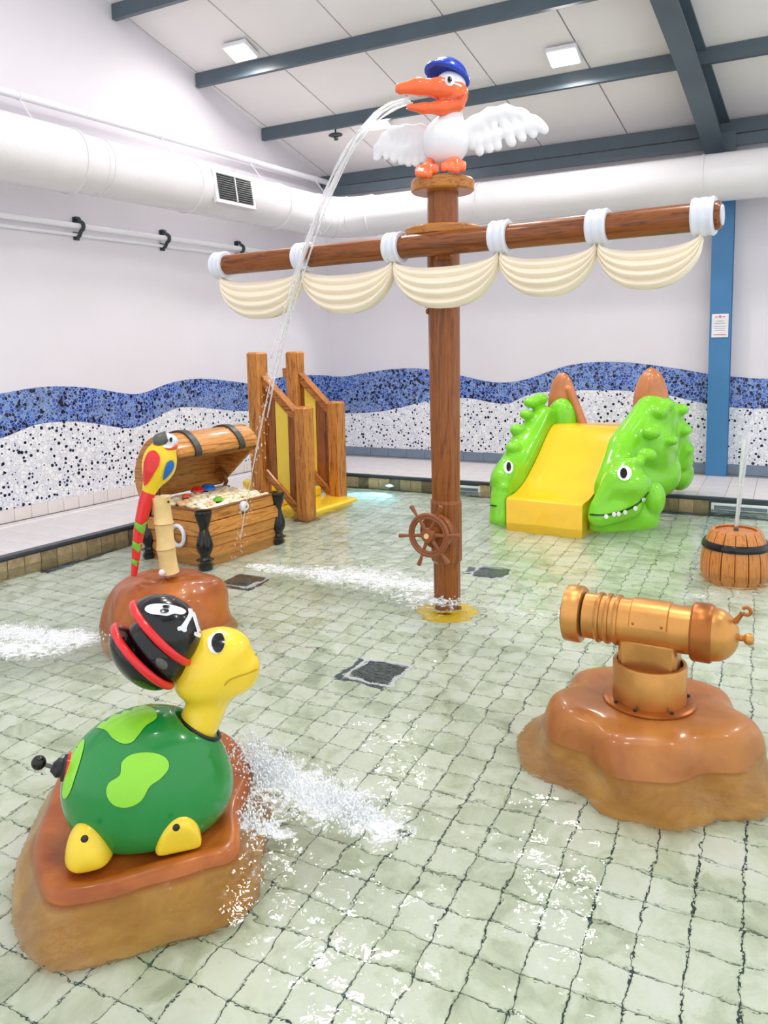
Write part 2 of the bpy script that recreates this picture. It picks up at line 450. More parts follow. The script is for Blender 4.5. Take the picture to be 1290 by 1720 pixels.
def mosaic(name, blue):
    m, t, b, _ = nt(name)
    v = coords(t, 'Position'); vo = t.nodes.new('ShaderNodeTexVoronoi'); vo.inputs['Scale'].default_value = 27 if blue else 21; lk(t, v, vo.inputs['Vector'])
    ed = t.nodes.new('ShaderNodeTexVoronoi'); ed.feature = 'DISTANCE_TO_EDGE'; ed.inputs['Scale'].default_value = 27 if blue else 21; lk(t, v, ed.inputs['Vector'])
    sep = t.nodes.new('ShaderNodeSeparateColor'); lk(t, vo.outputs['Color'], sep.inputs[0])
    if blue:
        tone = ramp(t, sep.outputs[0], [(0, S((12, 26, 78))), (.22, S((22, 54, 146))), (.6, S((42, 88, 184))), (.92, S((112, 144, 206)))])
        big = noise(t, coords(t, 'Position', (1, 1, 2)), .9, 2)
        tone = mixc(t, ramp(t, big, [(.5, (0, 0, 0, 1)), (.66, (.5, .5, .5, 1))]), tone, S((120, 136, 172)))
        c = mixc(t, ramp(t, ed.outputs['Distance'], [(.03, (0, 0, 0, 1)), (.1, (1, 1, 1, 1))]), S((150, 170, 206)), tone)
        sp = ramp(t, sep.outputs[1], [(.86, (0, 0, 0, 1)), (.88, (1, 1, 1, 1))])
        c = mixc(t, sp, c, S((14, 22, 58)))
    else:
        tone = ramp(t, sep.outputs[0], [(0, S((222, 224, 234))), (.6, S((244, 243, 247)))])
        c = mixc(t, ramp(t, ed.outputs['Distance'], [(.02, (0, 0, 0, 1)), (.07, (1, 1, 1, 1))]), S((196, 202, 216)), tone)
        dot = math_(t, 'MULTIPLY', math_(t, 'LESS_THAN', vo.outputs['Distance'], math_(t, 'MULTIPLY_ADD', sep.outputs[2], .25, .2)), math_(t, 'GREATER_THAN', sep.outputs[1], .36))
        dc = ramp(t, sep.outputs[2], [(0, S((96, 112, 156))), (.5, S((36, 46, 82))), (1, S((16, 22, 46)))])
        c = mixc(t, dot, c, dc)
    lk(t, c, b.inputs['Base Color']); b.inputs['Roughness'].default_value = .22
    bump(t, b, ed.outputs['Distance'], .2, .004); return m
M['mosblue'] = mosaic('mosaic_blue', True); M['moswhite'] = mosaic('mosaic_white', False)

def water_mat():
    m, t, b, new = nt('pool_water'); t.nodes.remove(b); out = t.nodes['Material Output']
    gl = new('ShaderNodeBsdfGlass'); gl.inputs['IOR'].default_value = 1.33; gl.inputs['Roughness'].default_value = 0.0; gl.inputs['Color'].default_value = (.97, 1, .985, 1)
    v = coords(t, 'Position'); n = noise(t, v, 24, 2, .5, .3); bp = new('ShaderNodeBump'); bp.inputs['Strength'].default_value = .34; bp.inputs['Distance'].default_value = .006
    at_ = new('ShaderNodeAttribute'); at_.attribute_name = 'foam'
    lk(t, n, bp.inputs['Height']); lk(t, bp.outputs[0], gl.inputs['Normal'])
    df = new('ShaderNodeBsdfPrincipled'); df.inputs['Base Color'].default_value = (.93, .95, .96, 1); df.inputs['Roughness'].default_value = .35
    v2 = coords(t, 'Position', (1, 1.0, 1)); fn = noise(t, v2, 13, 6, .72, 1.4); fn2 = noise(t, v2, 60, 3, .6, .6)
    f = math_(t, 'ADD', math_(t, 'MULTIPLY', fn, .75), math_(t, 'MULTIPLY', fn2, .25))
    th = math_(t, 'SUBTRACT', math_(t, 'MULTIPLY_ADD', at_.outputs['Fac'], .24, f), .64)
    fac = math_(t, 'MULTIPLY', math_(t, 'MULTIPLY', th, 9), math_(t, 'MULTIPLY', at_.outputs['Fac'], 2.5, clamp=True), clamp=True)
    bp2 = new('ShaderNodeBump'); bp2.inputs['Strength'].default_value = .8; bp2.inputs['Distance'].default_value = .02; lk(t, f, bp2.inputs['Height']); lk(t, bp2.outputs[0], df.inputs['Normal'])
    mx = new('ShaderNodeMixShader'); lk(t, fac, mx.inputs[0]); lk(t, gl.outputs[0], mx.inputs[1]); lk(t, df.outputs[0], mx.inputs[2]); lk(t, mx.outputs[0], out.inputs['Surface'])
    return m
M['water'] = water_mat()
def jet_mat():
    m, t, b, new = nt('water_jet'); t.nodes.remove(b); out = t.nodes['Material Output']
    gl = new('ShaderNodeBsdfGlass'); gl.inputs['IOR'].default_value = 1.2; gl.inputs['Roughness'].default_value = .05
    df = new('ShaderNodeBsdfPrincipled'); df.inputs['Base Color'].default_value = (.95, .96, .98, 1); df.inputs['Roughness'].default_value = .2
    tr = new('ShaderNodeBsdfTransparent')
    m1 = new('ShaderNodeMixShader'); m1.inputs[0].default_value = .45; lk(t, gl.outputs[0], m1.inputs[1]); lk(t, df.outputs[0], m1.inputs[2])
    m2 = new('ShaderNodeMixShader'); m2.inputs[0].default_value = .6; lk(t, tr.outputs[0], m2.inputs[1]); lk(t, m1.outputs[0], m2.inputs[2])
    lk(t, m2.outputs[0], out.inputs['Surface']); return m
M['jet'] = jet_mat()
M['foamdrop'] = plain('foam_drops', (244, 247, 250), .2, var=.01)

# ================================================================== SETTING
KC = np.array([-6.85, 11.2]); DL = np.array([-.085, -.996]); NL = np.array([.996, -.085])
def lw(s, z, off=0.0): p = KC+DL*s+NL*off; return np.array([p[0], p[1], z])
def roof(y): return 4.63+.325*(11.2-y)
LROT = atan2(-DL[0], DL[1]*-1)*-1   # heading of the left wall about z
RL = np.array([[NL[0], -DL[0], 0], [NL[1], -DL[1], 0], [0, 0, 1.]])   # columns: out of wall, along wall (away), up
YB, ZD, ZF = 11.2, .12, -.35
def prism_lw(poly, o0, o1):  # poly in (s,z)
    return MB().prism(poly, lambda p: lw(p[0], p[1], o0), lambda p: lw(p[0], p[1], o1))
def struct(o): o['kind'] = 'structure'; return o
struct(prism_lw([(-.2, -.5), (12, -.5), (12, roof(KC[1]-12*.996)+.3), (-.2, roof(11.4)+.3)], -.2, 0).build('wall_left', M['wall'], fix=True))
mb = MB(); mb.box(((-7.1+4.5)/2, YB+.1, 2.3), (11.6, .2, 5.2)); struct(mb.build('wall_back', M['wall']))
# pool floor -------------------------------------------------------
fl = struct(MB().box((-1.7, 4.6, ZF-.06), (11, 11.2, .1)).build('floor', M['grout']))
TS = .167; cg, sg = cos(GR), sin(GR); RG = rotz(GR)
tile_me = MB().box((0, 0, 0), (TS-.0055, TS-.0055, .014), bev=.004).mesh('tile', M['floor'])
def ledge(y): return -6.06+.085*(y-5.0)
cells = []
drains = [(-2.245, 4.148), (-4.18, 5.28), (-2.275, 6.366)]
drain_cells = []
for i in range(-60, 40):
    for j in range(-10, 70):
        p = RG@np.array([(i+.5)*TS, (j+.5)*TS, 0])
        if p[0] < ledge(p[1])+.04 or p[0] > 3.2 or p[1] > 9.4 or p[1] < -.4: continue
        if any(abs(p[0]-dx) < .16 and abs(p[1]-dy) < .16 for dx, dy in drains): continue
        cells.append((p[0], p[1]))
def vis(p):
    c = R.T@(np.array([p[0], p[1], -.25])-CAM); return c[2] < 0 and -20 < PX0+FPX*c[0]/-c[2] < 1310 and PY0-FPX*c[1]/-c[2] < 1750
cells.sort(key=lambda p: (not vis(p), p[0]**2+p[1]**2))
for p in cells[:296]:
    o = link('tile', tile_me, fl, (p[0], p[1], ZF-.007), (0, 0, GR))
V0 = np.array([v.co[:] for v in tile_me.vertices])@RG.T; F0 = [tuple(f.vertices) for f in tile_me.polygons]
mb = MB()
for p in cells[296:]: mb.add(V0+np.array([p[0], p[1], ZF-.007]), F0)
o = mb.build('far_tiles', M['floor'], fl); o['kind'] = 'stuff'
# pool walls: stone tiles and the dark slate edge ---------------------
edge_l = lambda y, off=0.0: np.array([ledge(y)+off*.996, y-off*.085])
wl = struct(MB().prism([(ledge(-1)-.3, -1), (ledge(-1)-.015, -1), (ledge(9.47)-.015, 9.47), (ledge(9.47)-.3, 9.47)], lambda p: (p[0], p[1], ZF-.05), lambda p: (p[0], p[1], ZD-.022)).build('pool_wall_left', M['grout'], fix=True))
sm_ = MB().box((0, 0, 0), (.018, .160, .43), bev=.003).mesh('stone_tile', M['stone'])
k = 0
y = -.8
while y < 9.3:
    link('stone_tile', sm_, wl, (ledge(y)-.006, y, -.135), (0, 0, -.085)); y += .165
wb = struct(MB().box((-1.2, 9.62, -.15), (9.6, .3, .5)).build('pool_wall_back', M['grout']))
sm2 = MB().box((0, 0, 0), (.160, .018, .43), bev=.003).mesh('stone_tile', M['stone'])
x = -5.62
while x < 3:
    if not any(abs(x-c) < w_ for c, w_ in ((-3.72, .2), (-.43, .33))): link('stone_tile', sm2, wb, (x, 9.466, -.135))
    x += .165
tr = struct(MB().prism([(ledge(-1)-.07, -1), (ledge(-1)+.02, -1), (ledge(9.44)+.02, 9.44), (ledge(9.44)-.07, 9.44)], lambda p: (p[0], p[1], ZD-.022), lambda p: (p[0], p[1], ZD+.004)).build('trim_1', M['slate'], fix=True))
struct(MB().box((-1.25, 9.47, ZD-.009), (9.0, .06, .026)).build('trim_2', M['slate']))
# decks ------------------------------------------------------------
dk = struct(MB().prism([(-8.2, -1), (ledge(-1)-.06, -1), (ledge(9.5)-.06, 9.5), (3.6, 9.5), (3.6, 11.3), (-6.9, 11.3)], lambda p: (p[0], p[1], -.1), lambda p: (p[0], p[1], ZD-.006)).build('pool_deck', M['deckgrout'], fix=True))
dm = MB().box((0, 0, 0), (.296, .296, .014), bev=.003).mesh('deck_tile', M['deck'])
for a in range(5):
    for b in range(31):
        y = 9.44-b*.3; x = ledge(y)-.225-a*.3
        if x < KC[0]+.085*(y-11.2)+.1 or y > 9.5: continue
        link('deck_tile', dm, dk, (x, y-.02*a, ZD-.005), (0, 0, -.085))
for a in range(6):
    for b in range(33):
        y = 9.65+a*.3; x = -6.75+b*.3
        if y > 11.1 or x > 3.4: continue
        link('deck_tile', dm, dk, (x, y, ZD-.005))
struct(prism_lw([(1.7, ZD-.004), (11.5, ZD-.004), (11.5, ZD+.008), (1.7, ZD+.008)], .2, .235).build('trim_3', M['white'], fix=True))
# skirting ---------------------------------------------------------
bl = struct(prism_lw([(0, ZD), (11.5, ZD), (11.5, .262), (0, .262)], 0, .012).build('baseboard_left', M['deckgrout'], fix=True))
sk = MB().box((0, 0, 0), (.014, .196, .138), bev=.003).mesh('skirting_tile', M['skirt'])
for i in range(56):
    link('skirting_tile', sk, bl, tuple(lw(.12+.2*i, .191, .015)), (0, 0, -.085))
bb = struct(MB().box((-1.6, YB-.006, .185), (10.5, .012, .145)).build('baseboard_back', M['deckgrout']))
sk2 = MB().box((0, 0, 0), (.325, .014, .136), bev=.003).mesh('skirting_tile', M['skirtblue'])
for i in range(31): link('skirting_tile', sk2, bb, (-6.6+.33*i, YB-.014, .188))
# mosaic waves -----------------------------------------------------
LT = [(12, 1.45), (9, 1.53), (7.6, 1.38), (6.5, 1.43), (5.863, 1.499), (5.448, 1.54), (5.078, 1.533), (4.682, 1.484), (4.258, 1.402), (3.983, 1.393), (3.486, 1.503), (2.951, 1.526), (2.252, 1.444), (1.872, 1.399), (1.177, 1.485), (.416, 1.472), (0, 1.44)]
LMd = [(12, 1.0), (9, 1.12), (7.6, .95), (6.5, .92), (5.901, 1.03), (5.48, 1.136), (5.108, 1.135), (4.794, 1.092), (4.288, .979), (4.01, .997), (3.509, 1.153), (3.086, 1.145), (2.276, 1.032), (.911, .923), (0, .83)]
BT = [(-6.84, 1.43), (-6.528, 1.435), (-6.334, 1.465), (-5.669, 1.55), (-5.088, 1.547), (-4.533, 1.452), (-3.952, 1.343), (-3.486, 1.38), (-2.778, 1.596), (-2.109, 1.632), (-1.397, 1.545), (-.944, 1.463), (-.58, 1.423), (-.228, 1.4), (.5, 1.45), (1.4, 1.6), (2.4, 1.5), (3.4, 1.38)]
BM = [(-6.84, .81), (-6.547, .817), (-5.902, .86), (-5.253, .997), (-4.838, 1.088), (-4.339, 1.094), (-3.764, 1.02), (-3.305, 1.187), (-2.434, 1.237), (-1.622, 1.202), (-.971, 1.064), (-.568, 1.015), (-.216, 1.014), (.5, 1.05), (1.4, 1.2), (2.4, 1.1), (3.4, 1.0)]
def band(top, bot, f0, f1, name, mat):
    a = spline(top, 8); b = spline(bot, 8); xs = np.linspace(a[0][0], a[-1][0], 150)
    s = 1 if a[-1][0] > a[0][0] else -1
    ta = np.interp(xs*s, a[:, 0]*s, a[:, 1]); tb = np.interp(xs*s, b[:, 0]*s, b[:, 1])
    mb = MB(); n = len(xs)
    for f in (f0, f1):
        for i in range(n): mb.v.append(tuple(f(xs[i], ta[i])))
        for i in range(n): mb.v.append(tuple(f(xs[i], tb[i])))
    for i in range(n-1):
        A, B, C_, D = i, n+i, 2*n+i, 3*n+i
        mb.f += [(A, A+1, B+1, B), (C_, D, D+1, C_+1), (A, C_, C_+1, A+1), (B, B+1, D+1, D)]
    return struct(mb.build(name, mat, fix=True))
band(LT, LMd, lambda s, z: lw(s, z, 0), lambda s, z: lw(s, z, .014), 'blue_mosaic_left', M['mosblue'])
band(LMd, [(12, .262), (0, .262)], lambda s, z: lw(s, z, 0), lambda s, z: lw(s, z, .011), 'white_mosaic_left', M['moswhite'])
band(BT, BM, lambda s, z: (s, YB, z), lambda s, z: (s, YB-.014, z), 'blue_mosaic_back', M['mosblue'])
band(BM, [(-6.84, .26), (3.4, .26)], lambda s, z: (s, YB, z), lambda s, z: (s, YB-.011, z), 'white_mosaic_back', M['moswhite'])
# ceiling ----------------------------------------------------------
cl = struct(MB().prism([(-8.3, -1.2), (4.5, -1.2), (4.5, 11.5), (-7.2, 11.5)], lambda p: (p[0], p[1], roof(p[1])+.05), lambda p: (p[0], p[1], roof(p[1])+.12)).build('ceiling', M['joint'], fix=True))
for k in range(-1, 9):
    x0 = -5.72+1.17*(k-1); g = .009
    poly = [(x0+g+.13*(9.6-yy)*-1*-1*-1, yy) for yy in (-1.2, 11.4)]
    f = lambda xx, yy: xx-.13*(9.6-yy)
    q = [(f(x0+g, -1.2), -1.2), (f(x0+1.17-g, -1.2), -1.2), (f(x0+1.17-g, 11.4), 11.4), (f(x0+g, 11.4), 11.4)]
    MB().prism(q, lambda p: (p[0], p[1], roof(p[1])), lambda p: (p[0], p[1], roof(p[1])+.06)).build('ceiling_panel', M['ceil'], cl, fix=True)
def wallx(y): return KC[0]+.085*(y-11.2)
def purlin(y, x0, x1, drop=.0, h=.17, name='purlin'):
    z = roof(y)-drop; t = -.325
    mb = MB(); prof = [(-.03, 0), (.035, 0), (.035, -.02), (-.012, -.02), (-.012, -h+.02), (.035, -h+.02), (.035, -h), (-.03, -h)]
    mb.prism(prof, lambda p: (x0, y+p[0], z+p[1]), lambda p: (x1, y+p[0], z+p[1]))
    return mb.build(name, M['steel'], fix=True)
for i, y in enumerate((11.08, 9.68, 8.4, 7.1, 5.75, 4.4, 3.0)):
    o = purlin(y, wallx(y)+.01, 4.2); struct(o); o.name = 'beam' if i == 0 else 'beam.%03d' % i
o = purlin(11.0, wallx(11.0)+.3, 4.2, drop=.235, h=.13, name='eaves_beam'); struct(o)
# rafter: I-section with a haunch at the column
rf = struct(MB().build('rafter', None)); 
def rafter():
    mb = MB(); ys = np.linspace(11.05, 1.0, 12)
    dep = lambda y: .34+.16*max(0, (y-9.6)/1.4)
    cx = lambda y: -.90-.13*(10.9-y)*.9
    def sweep(x0, x1, za, zb):
        R_ = []
        for y in ys:
            z1, z0 = roof(y)-.02+za(y), roof(y)-.02+zb(y)
            R_.append(np.array([(cx(y)+x0, y, z0), (cx(y)+x1, y, z0), (cx(y)+x1, y, z1), (cx(y)+x0, y, z1)]))
        mb.rings(R_)
    sweep(-.12, .12, lambda y: -dep(y)+.022, lambda y: -dep(y)); sweep(-.12, .12, lambda y: 0, lambda y: -.022); sweep(-.012, .012, lambda y: -.02, lambda y: -dep(y)+.02)
    return mb
bpy.data.objects.remove(rf); struct(rafter().build('rafter', M['steel'], fix=True))
# column
mb = MB(); x0, x1 = -.93, -.675
mb.box(((x0+x1)/2, 10.99, 2.2), (x1-x0, .018, 4.16)); mb.box(((x0+x1)/2, YB-.02, 2.2), (x1-x0, .018, 4.16)); mb.box(((x0+x1)/2, 11.09, 2.2), (.014, .19, 4.16))
struct(mb.build('column', M['colblue']))
struct(MB().box((-.80, 11.04, 4.35), (.24, .2, .3)).build('column_head', M['steel']))
t = Thing('notice_sign', 'small white notice with red and grey print on the blue column', 'sign', (-.803, 10.972, 2.094), 0)
MB().box((0, 0, 0), (.2, .008, .3), bev=.002).build('sign_board', M['paper'], t)
MB().sphere((0, -.006, .115), (.018, .002, .016), 12, 6).build('red_emblem', M['signred'], t)
for x_, z_, w_ in ((-.045, .112, .035), (.045, .112, .035), (0, -.115, .15)): MB().box((x_, -.005, z_), (w_, .003, .012)).build('red_print', M['signred'], t)
for z_, w_ in ((.06, .09), (.03, .12), (-.01, .14), (-.035, .12), (-.06, .13)): MB().box((0, -.005, z_), (w_, .003, .01)).build('grey_print', M['signgrey'], t)

# ceiling lamps: square panels; the ones seen, then larger unseen ones added for light
def lamp(x, y, label, i, pw=LAMP_W):
    z = roof(y)-.02; t = Thing('ceiling_lamp', label, 'lamp', (x, y, z), 0); a = math.atan(.325)
    Q = rotx(-a)
    MB().box((0, 0, -.035), (.36, .3, .06), rot=Q, bev=.01).build('lamp_housing', M['white'], t)
    MB().box((0, .0, -.069), (.31, .25, .012), rot=Q, bev=.004).build('lamp_face', M['lamp'], t)
    area('lamp_light', (x, y-.02, z-.1), (.3, .25), pw, (-a, 0, 0))
lamp(-6.14, 8.12, 'square ceiling lamp nearest the left gable wall', 0, 13)
lamp(-2.42, 9.28, 'square ceiling lamp between the pelican and the big rafter', 1)
lamp(-5.17, 9.86, 'square ceiling lamp low behind the water jet', 2)
for i, (x, y) in enumerate(((-4.3, 6.75), (-3.0, 6.5), (-1.0, 5.4), (2.4, 5.6), (-4.2, 2.6), (-.6, 2.6), (2.2, 9.2))):  # unseen lamps, added and enlarged to throw white reflections on the water
    z = roof(y)-.02; t = Thing('ceiling_lamp', 'unseen square white lamp added over the pool for light and reflections', 'lamp', (x, y, z), 0, 'added overhead lamps out of view'); a = math.atan(.325); Q = rotx(-a)
    MB().box((0, 0, -.035), (.66, .56, .06), rot=Q, bev=.01).build('lamp_housing', M['white'], t); MB().box((0, .0, -.069), (.60, .50, .012), rot=Q, bev=.004).build('lamp_face', M['lamp'], t)
    area('lamp_light', (x, y-.02, z-.1), (.58, .48), LAMP_W, (-a, 0, 0))
# small detector under the ceiling
t = Thing('ceiling_detector', 'small dark grey detector hanging under the ceiling left of the pelican', 'detector', (-5.86, 9.9, roof(9.9)), 0)
MB().tube([(0, 0, 0), (0, 0, -.1)], .012).build('stem', M['dark'], t)
mb = MB(); mb.sphere((0, 0, -.12), (.11, .08, .03)); mb.build('detector_body', M['dark'], t, True)
MB().tube([(0, 0, -.13), (.01, 0, -.19)], .03).build('detector_nozzle', M['dark'], t, True)

# ventilation duct ---------------------------------------------------
t = Thing('ventilation_duct', 'large white round air duct running along the left and back walls', 'duct', (-6.2, 8, 3.87), 0)
O = t.loc
A = lw(11.2, 3.87, .66); B_ = lw(1.15, 3.87, .66); corner = lw(.66, 3.87, .66)
C2 = np.array([corner[0]+.55, 10.5, 3.87]); 
def bez(p, q, r, n): return [((1-k)**2*p+2*k*(1-k)*q+k*k*r) for k in np.linspace(0, 1, n)]
cr = np.array([corner[0], 10.5, 3.87])
MB().tube([A-O, lw(5.33, 3.87, .66)-O], .325, 40).build('duct_section', M['duct'], t, 'auto')
MB().tube([lw(5.33, 3.87, .66)-O, B_-O], .30, 40).build('duct_section', M['duct'], t, 'auto')
MB().tube([p-O for p in bez(B_, cr, C2+np.array([.1, 0, 0]), 9)], .298, 40).build('duct_elbow', M['duct'], t, 'auto')
MB().tube([C2+np.array([.1, 0, 0])-O, np.array([4.2, 10.5, 3.87])-O], .285, 40).build('duct_section', M['duct'], t, 'auto')
for s, r_ in ((5.33, .337), (5.05, .307), (4.98, .31), (3.72, .315), (2.08, .315), (1.15, .312), (7.6, .337)):
    p = lw(s, 3.87, .66)-O; d = RL[:, 1]*.018
    MB().tube([p-d, p-d*.6, p+d*.6, p+d], [r_-.012, r_, r_, r_-.012], 40).build('flange', M['duct'], t, 'auto')
for k in (1/8*3, 5/8., 1.0):
    B0 = bez(B_, cr, C2+np.array([.1, 0, 0]), 33); i = int(k*32); p = B0[i]-O; d = (B0[min(i+1, 32)]-B0[i-1]); d = d/np.linalg.norm(d)*.012
    MB().tube([p-d, p+d], .306, 40).build('flange', M['duct'], t, 'auto')
for xx in (-3.9, -1.0):
    p = np.array([xx, 10.5, 3.87])-O; MB().tube([p-np.array([.015, 0, 0]), p+np.array([.015, 0, 0])], .292, 40).build('flange', M['duct'], t, 'auto')
# grille in the duct: frame, two dark openings, slats
gp = lw(3.2, 3.84, .66); ga = radians(-8); nG = np.array([NL[0], NL[1], 0]); gv = t.o
GRt = RL@roty(ga)*1.0
def gbox(c, size, name, mat):
    p = gp-O+GRt@np.array([.285+c[0], c[1], c[2]]); return MB().box(p, size, rot=GRt).build(name, mat, gv)
gbox((.0, 0, 0), (.05, .70, .40), 'grille_frame', M['duct'])
gbox((.027, .0, 0), (.01, .60, .31), 'grille_opening', M['dark'])
gbox((.036, .0, 0), (.02, .016, .31), 'grille_bar', M['duct'])
for k in range(11): gbox((.034, .0, -.14+.028*k), (.02, .60, .006), 'grille_slat', M['bgrey'])

# pipes on the left wall ----------------------------------------------
t = Thing('wall_pipe', 'thin white pipe high on the left wall above the air duct', 'pipe', tuple(lw(6, 4.55, .2)), 0)
O = t.loc; MB().tube([lw(11, 4.55, .2)-O, lw(.25, 4.55, .2)-O], .042, 16).build('pipe_run', M['white'], t, 'auto')
for s in (5.54, 3.66, 2.04, .52, 7.3):
    p = lw(s, 4.55, .2)-O
    MB().tube([p-RL[:, 1]*.012, p+RL[:, 1]*.012], .05, 16).build('pipe_clip', M['white'], t, 'auto')
    MB().tube([p+np.array([0, 0, -.03]), lw(s, 4.16, .5)-O], .008, 8).build('hanger_rod', M['white'], t)
t = Thing('wall_rail', 'white pipe rail held by dark brackets on the left wall below the duct', 'pipe', tuple(lw(6, 3.33, .1)), 0)
O = t.loc; MB().tube([lw(11, 3.33, .1)-O, lw(.4, 3.33, .1)-O], .032, 16).build('pipe_run', M['white'], t, 'auto')
MB().tube([lw(11, 3.24, .03)-O, lw(.4, 3.24, .03)-O], .02, 10).build('lower_run', M['white'], t, 'auto')
for s in (4.82, 3.555, 2.184, 7.2, 1.0):
    p = lw(s, 3.33, .1)-O; mb = MB()
    arc = [p+NL3 for NL3 in [RL@np.array([.05*cos(a), 0, .05*sin(a)]) for a in np.linspace(-pi/2, pi/2, 8)]]
    pts = [p+RL@np.array([-.09, 0, -.12]), p+RL@np.array([-.03, 0, -.1])]+arc+[p+RL@np.array([-.03, 0, .09]), p+RL@np.array([-.09, 0, .1])]
    mb.tube(pts, .022, 8); mb.box(p+RL@np.array([-.09, 0, -.1]), (.02, .07, .09), rot=RL); mb.box(p+RL@np.array([-.09, 0, .08]), (.02, .07, .06), rot=RL)
    mb.build('bracket', M['dark'], t, 'auto')

# skimmers and pool lamp ------------------------------------------------
def skimmer(x0, x1, label):
    t = Thing('pool_inlet', label, 'pool inlet', ((x0+x1)/2, 9.455, 0), 0); wd = x1-x0; z0, z1 = -.085, .062; b = .03
    mb = MB(); mb.box((0, 0, z1-b/2), (wd, .03, b), bev=.004); mb.box((0, 0, z0+b/2), (wd, .03, b), bev=.004)
    mb.box((-wd/2+b/2, 0, (z0+z1)/2), (b, .03, z1-z0-2*b)); mb.box((wd/2-b/2, 0, (z0+z1)/2), (b, .03, z1-z0-2*b)); mb.build('inlet_frame', M['led'], t)
    MB().box((0, .012, (z0+z1)/2), (wd-2*b, .01, z1-z0-2*b)).build('inlet_flap', M['skirtblue'], t)
skimmer(-3.93, -3.53, 'white framed pool inlet in the back pool wall just right of the mast')
skimmer(-.73, -.12, 'white framed pool inlet in the back pool wall behind the barrel')
t = Thing('pool_lamp', 'small round blue glowing lamp in the back pool wall left of the mast', 'lamp', (-4.86, 9.45, -.06), 0)
MB().lathe([(.075, 0), (.075, -.02), (.06, -.025)], n=20, axis='y').build('lamp_rim', M['white'], t, 'auto'); MB().lathe([(.058, -.02), (.05, -.034), (.02, -.038)], n=20, axis='y').build('lamp_lens', M['cyan'], t, 'auto')
l = bpy.data.lights.new('pool_lamp_light', 'SPOT'); l.energy = 25; l.color = (.25, .75, 1); l.spot_size = radians(110); l.spot_blend = .6; l.shadow_soft_size = .05
o = bpy.data.objects.new('pool_lamp_light', l); o.location = (-4.86, 9.37, -.08); o.rotation_euler = (radians(-80), 0, radians(-10)); COL.objects.link(o)
# floor drains
for (dx, dy), lab in zip(drains, ('square floor drain in open water in front of the mast', 'square floor drain beside the parrot rock', 'square floor drain in the water right behind the mast')):
    t = Thing('floor_drain', lab, 'drain', (dx, dy, ZF), GR); s = .33
    mb = MB()
    for c, sz in (((0, s/2-.012, .002), (s, .024, .012)), ((0, -s/2+.012, .002), (s, .024, .012)), ((s/2-.012, 0, .002), (.024, s-.048, .012)), ((-s/2+.012, 0, .002), (.024, s-.048, .012))): mb.box(c, sz)
    mb.build('drain_frame', M['white'], t); MB().box((0, 0, -.006), (s-.05, s-.05, .012)).build('drain_plate', M['grille'], t)
    for k in range(9): MB().box((0, -.12+.03*k, .002), (s-.06, .012, .006)).build('drain_slat', M['dark'], t)

# ================================================================== WATER
def segd(X, Y, a, b):
    ax, ay = a; dx, dy = b[0]-ax, b[1]-ay; L2 = dx*dx+dy*dy+1e-9
    t = np.clip(((X-ax)*dx+(Y-ay)*dy)/L2, 0, 1); return np.hypot(X-ax-t*dx, Y-ay-t*dy)
MASTC = np.array([-2.258, 5.308]); LAND = at(430, 955)[:2]
FOAM = []
def foam(p, q, r, s=1.0): FOAM.append((at(*p)[:2], at(*q)[:2], r, s))
foam((0, 1062), (130, 1075), .24, 1.25); foam((0, 1085), (70, 1090), .3, 1.1)
foam((425, 1285), (480, 1310), .15, 1.5); foam((440, 1300), (560, 1350), .24, 1.3); foam((560, 1350), (650, 1395), .16, 1.1); foam((400, 1385), (470, 1400), .12, .9)
foam((430, 952), (560, 966), .22, .9); foam((540, 962), (700, 985), .40, 1.05); foam((610, 960), (730, 1010), .45, .8)
foam((800, 1020), (930, 1035), .2, .5); foam((850, 975), (930, 1000), .3, .35); foam((1170, 1000), (1285, 1000), .22, .45)
foam((730, 1012), (760, 1012), .14, .75)
foam((430, 1470), (700, 1600), .5, .28); foam((760, 1560), (900, 1600), .4, .25)
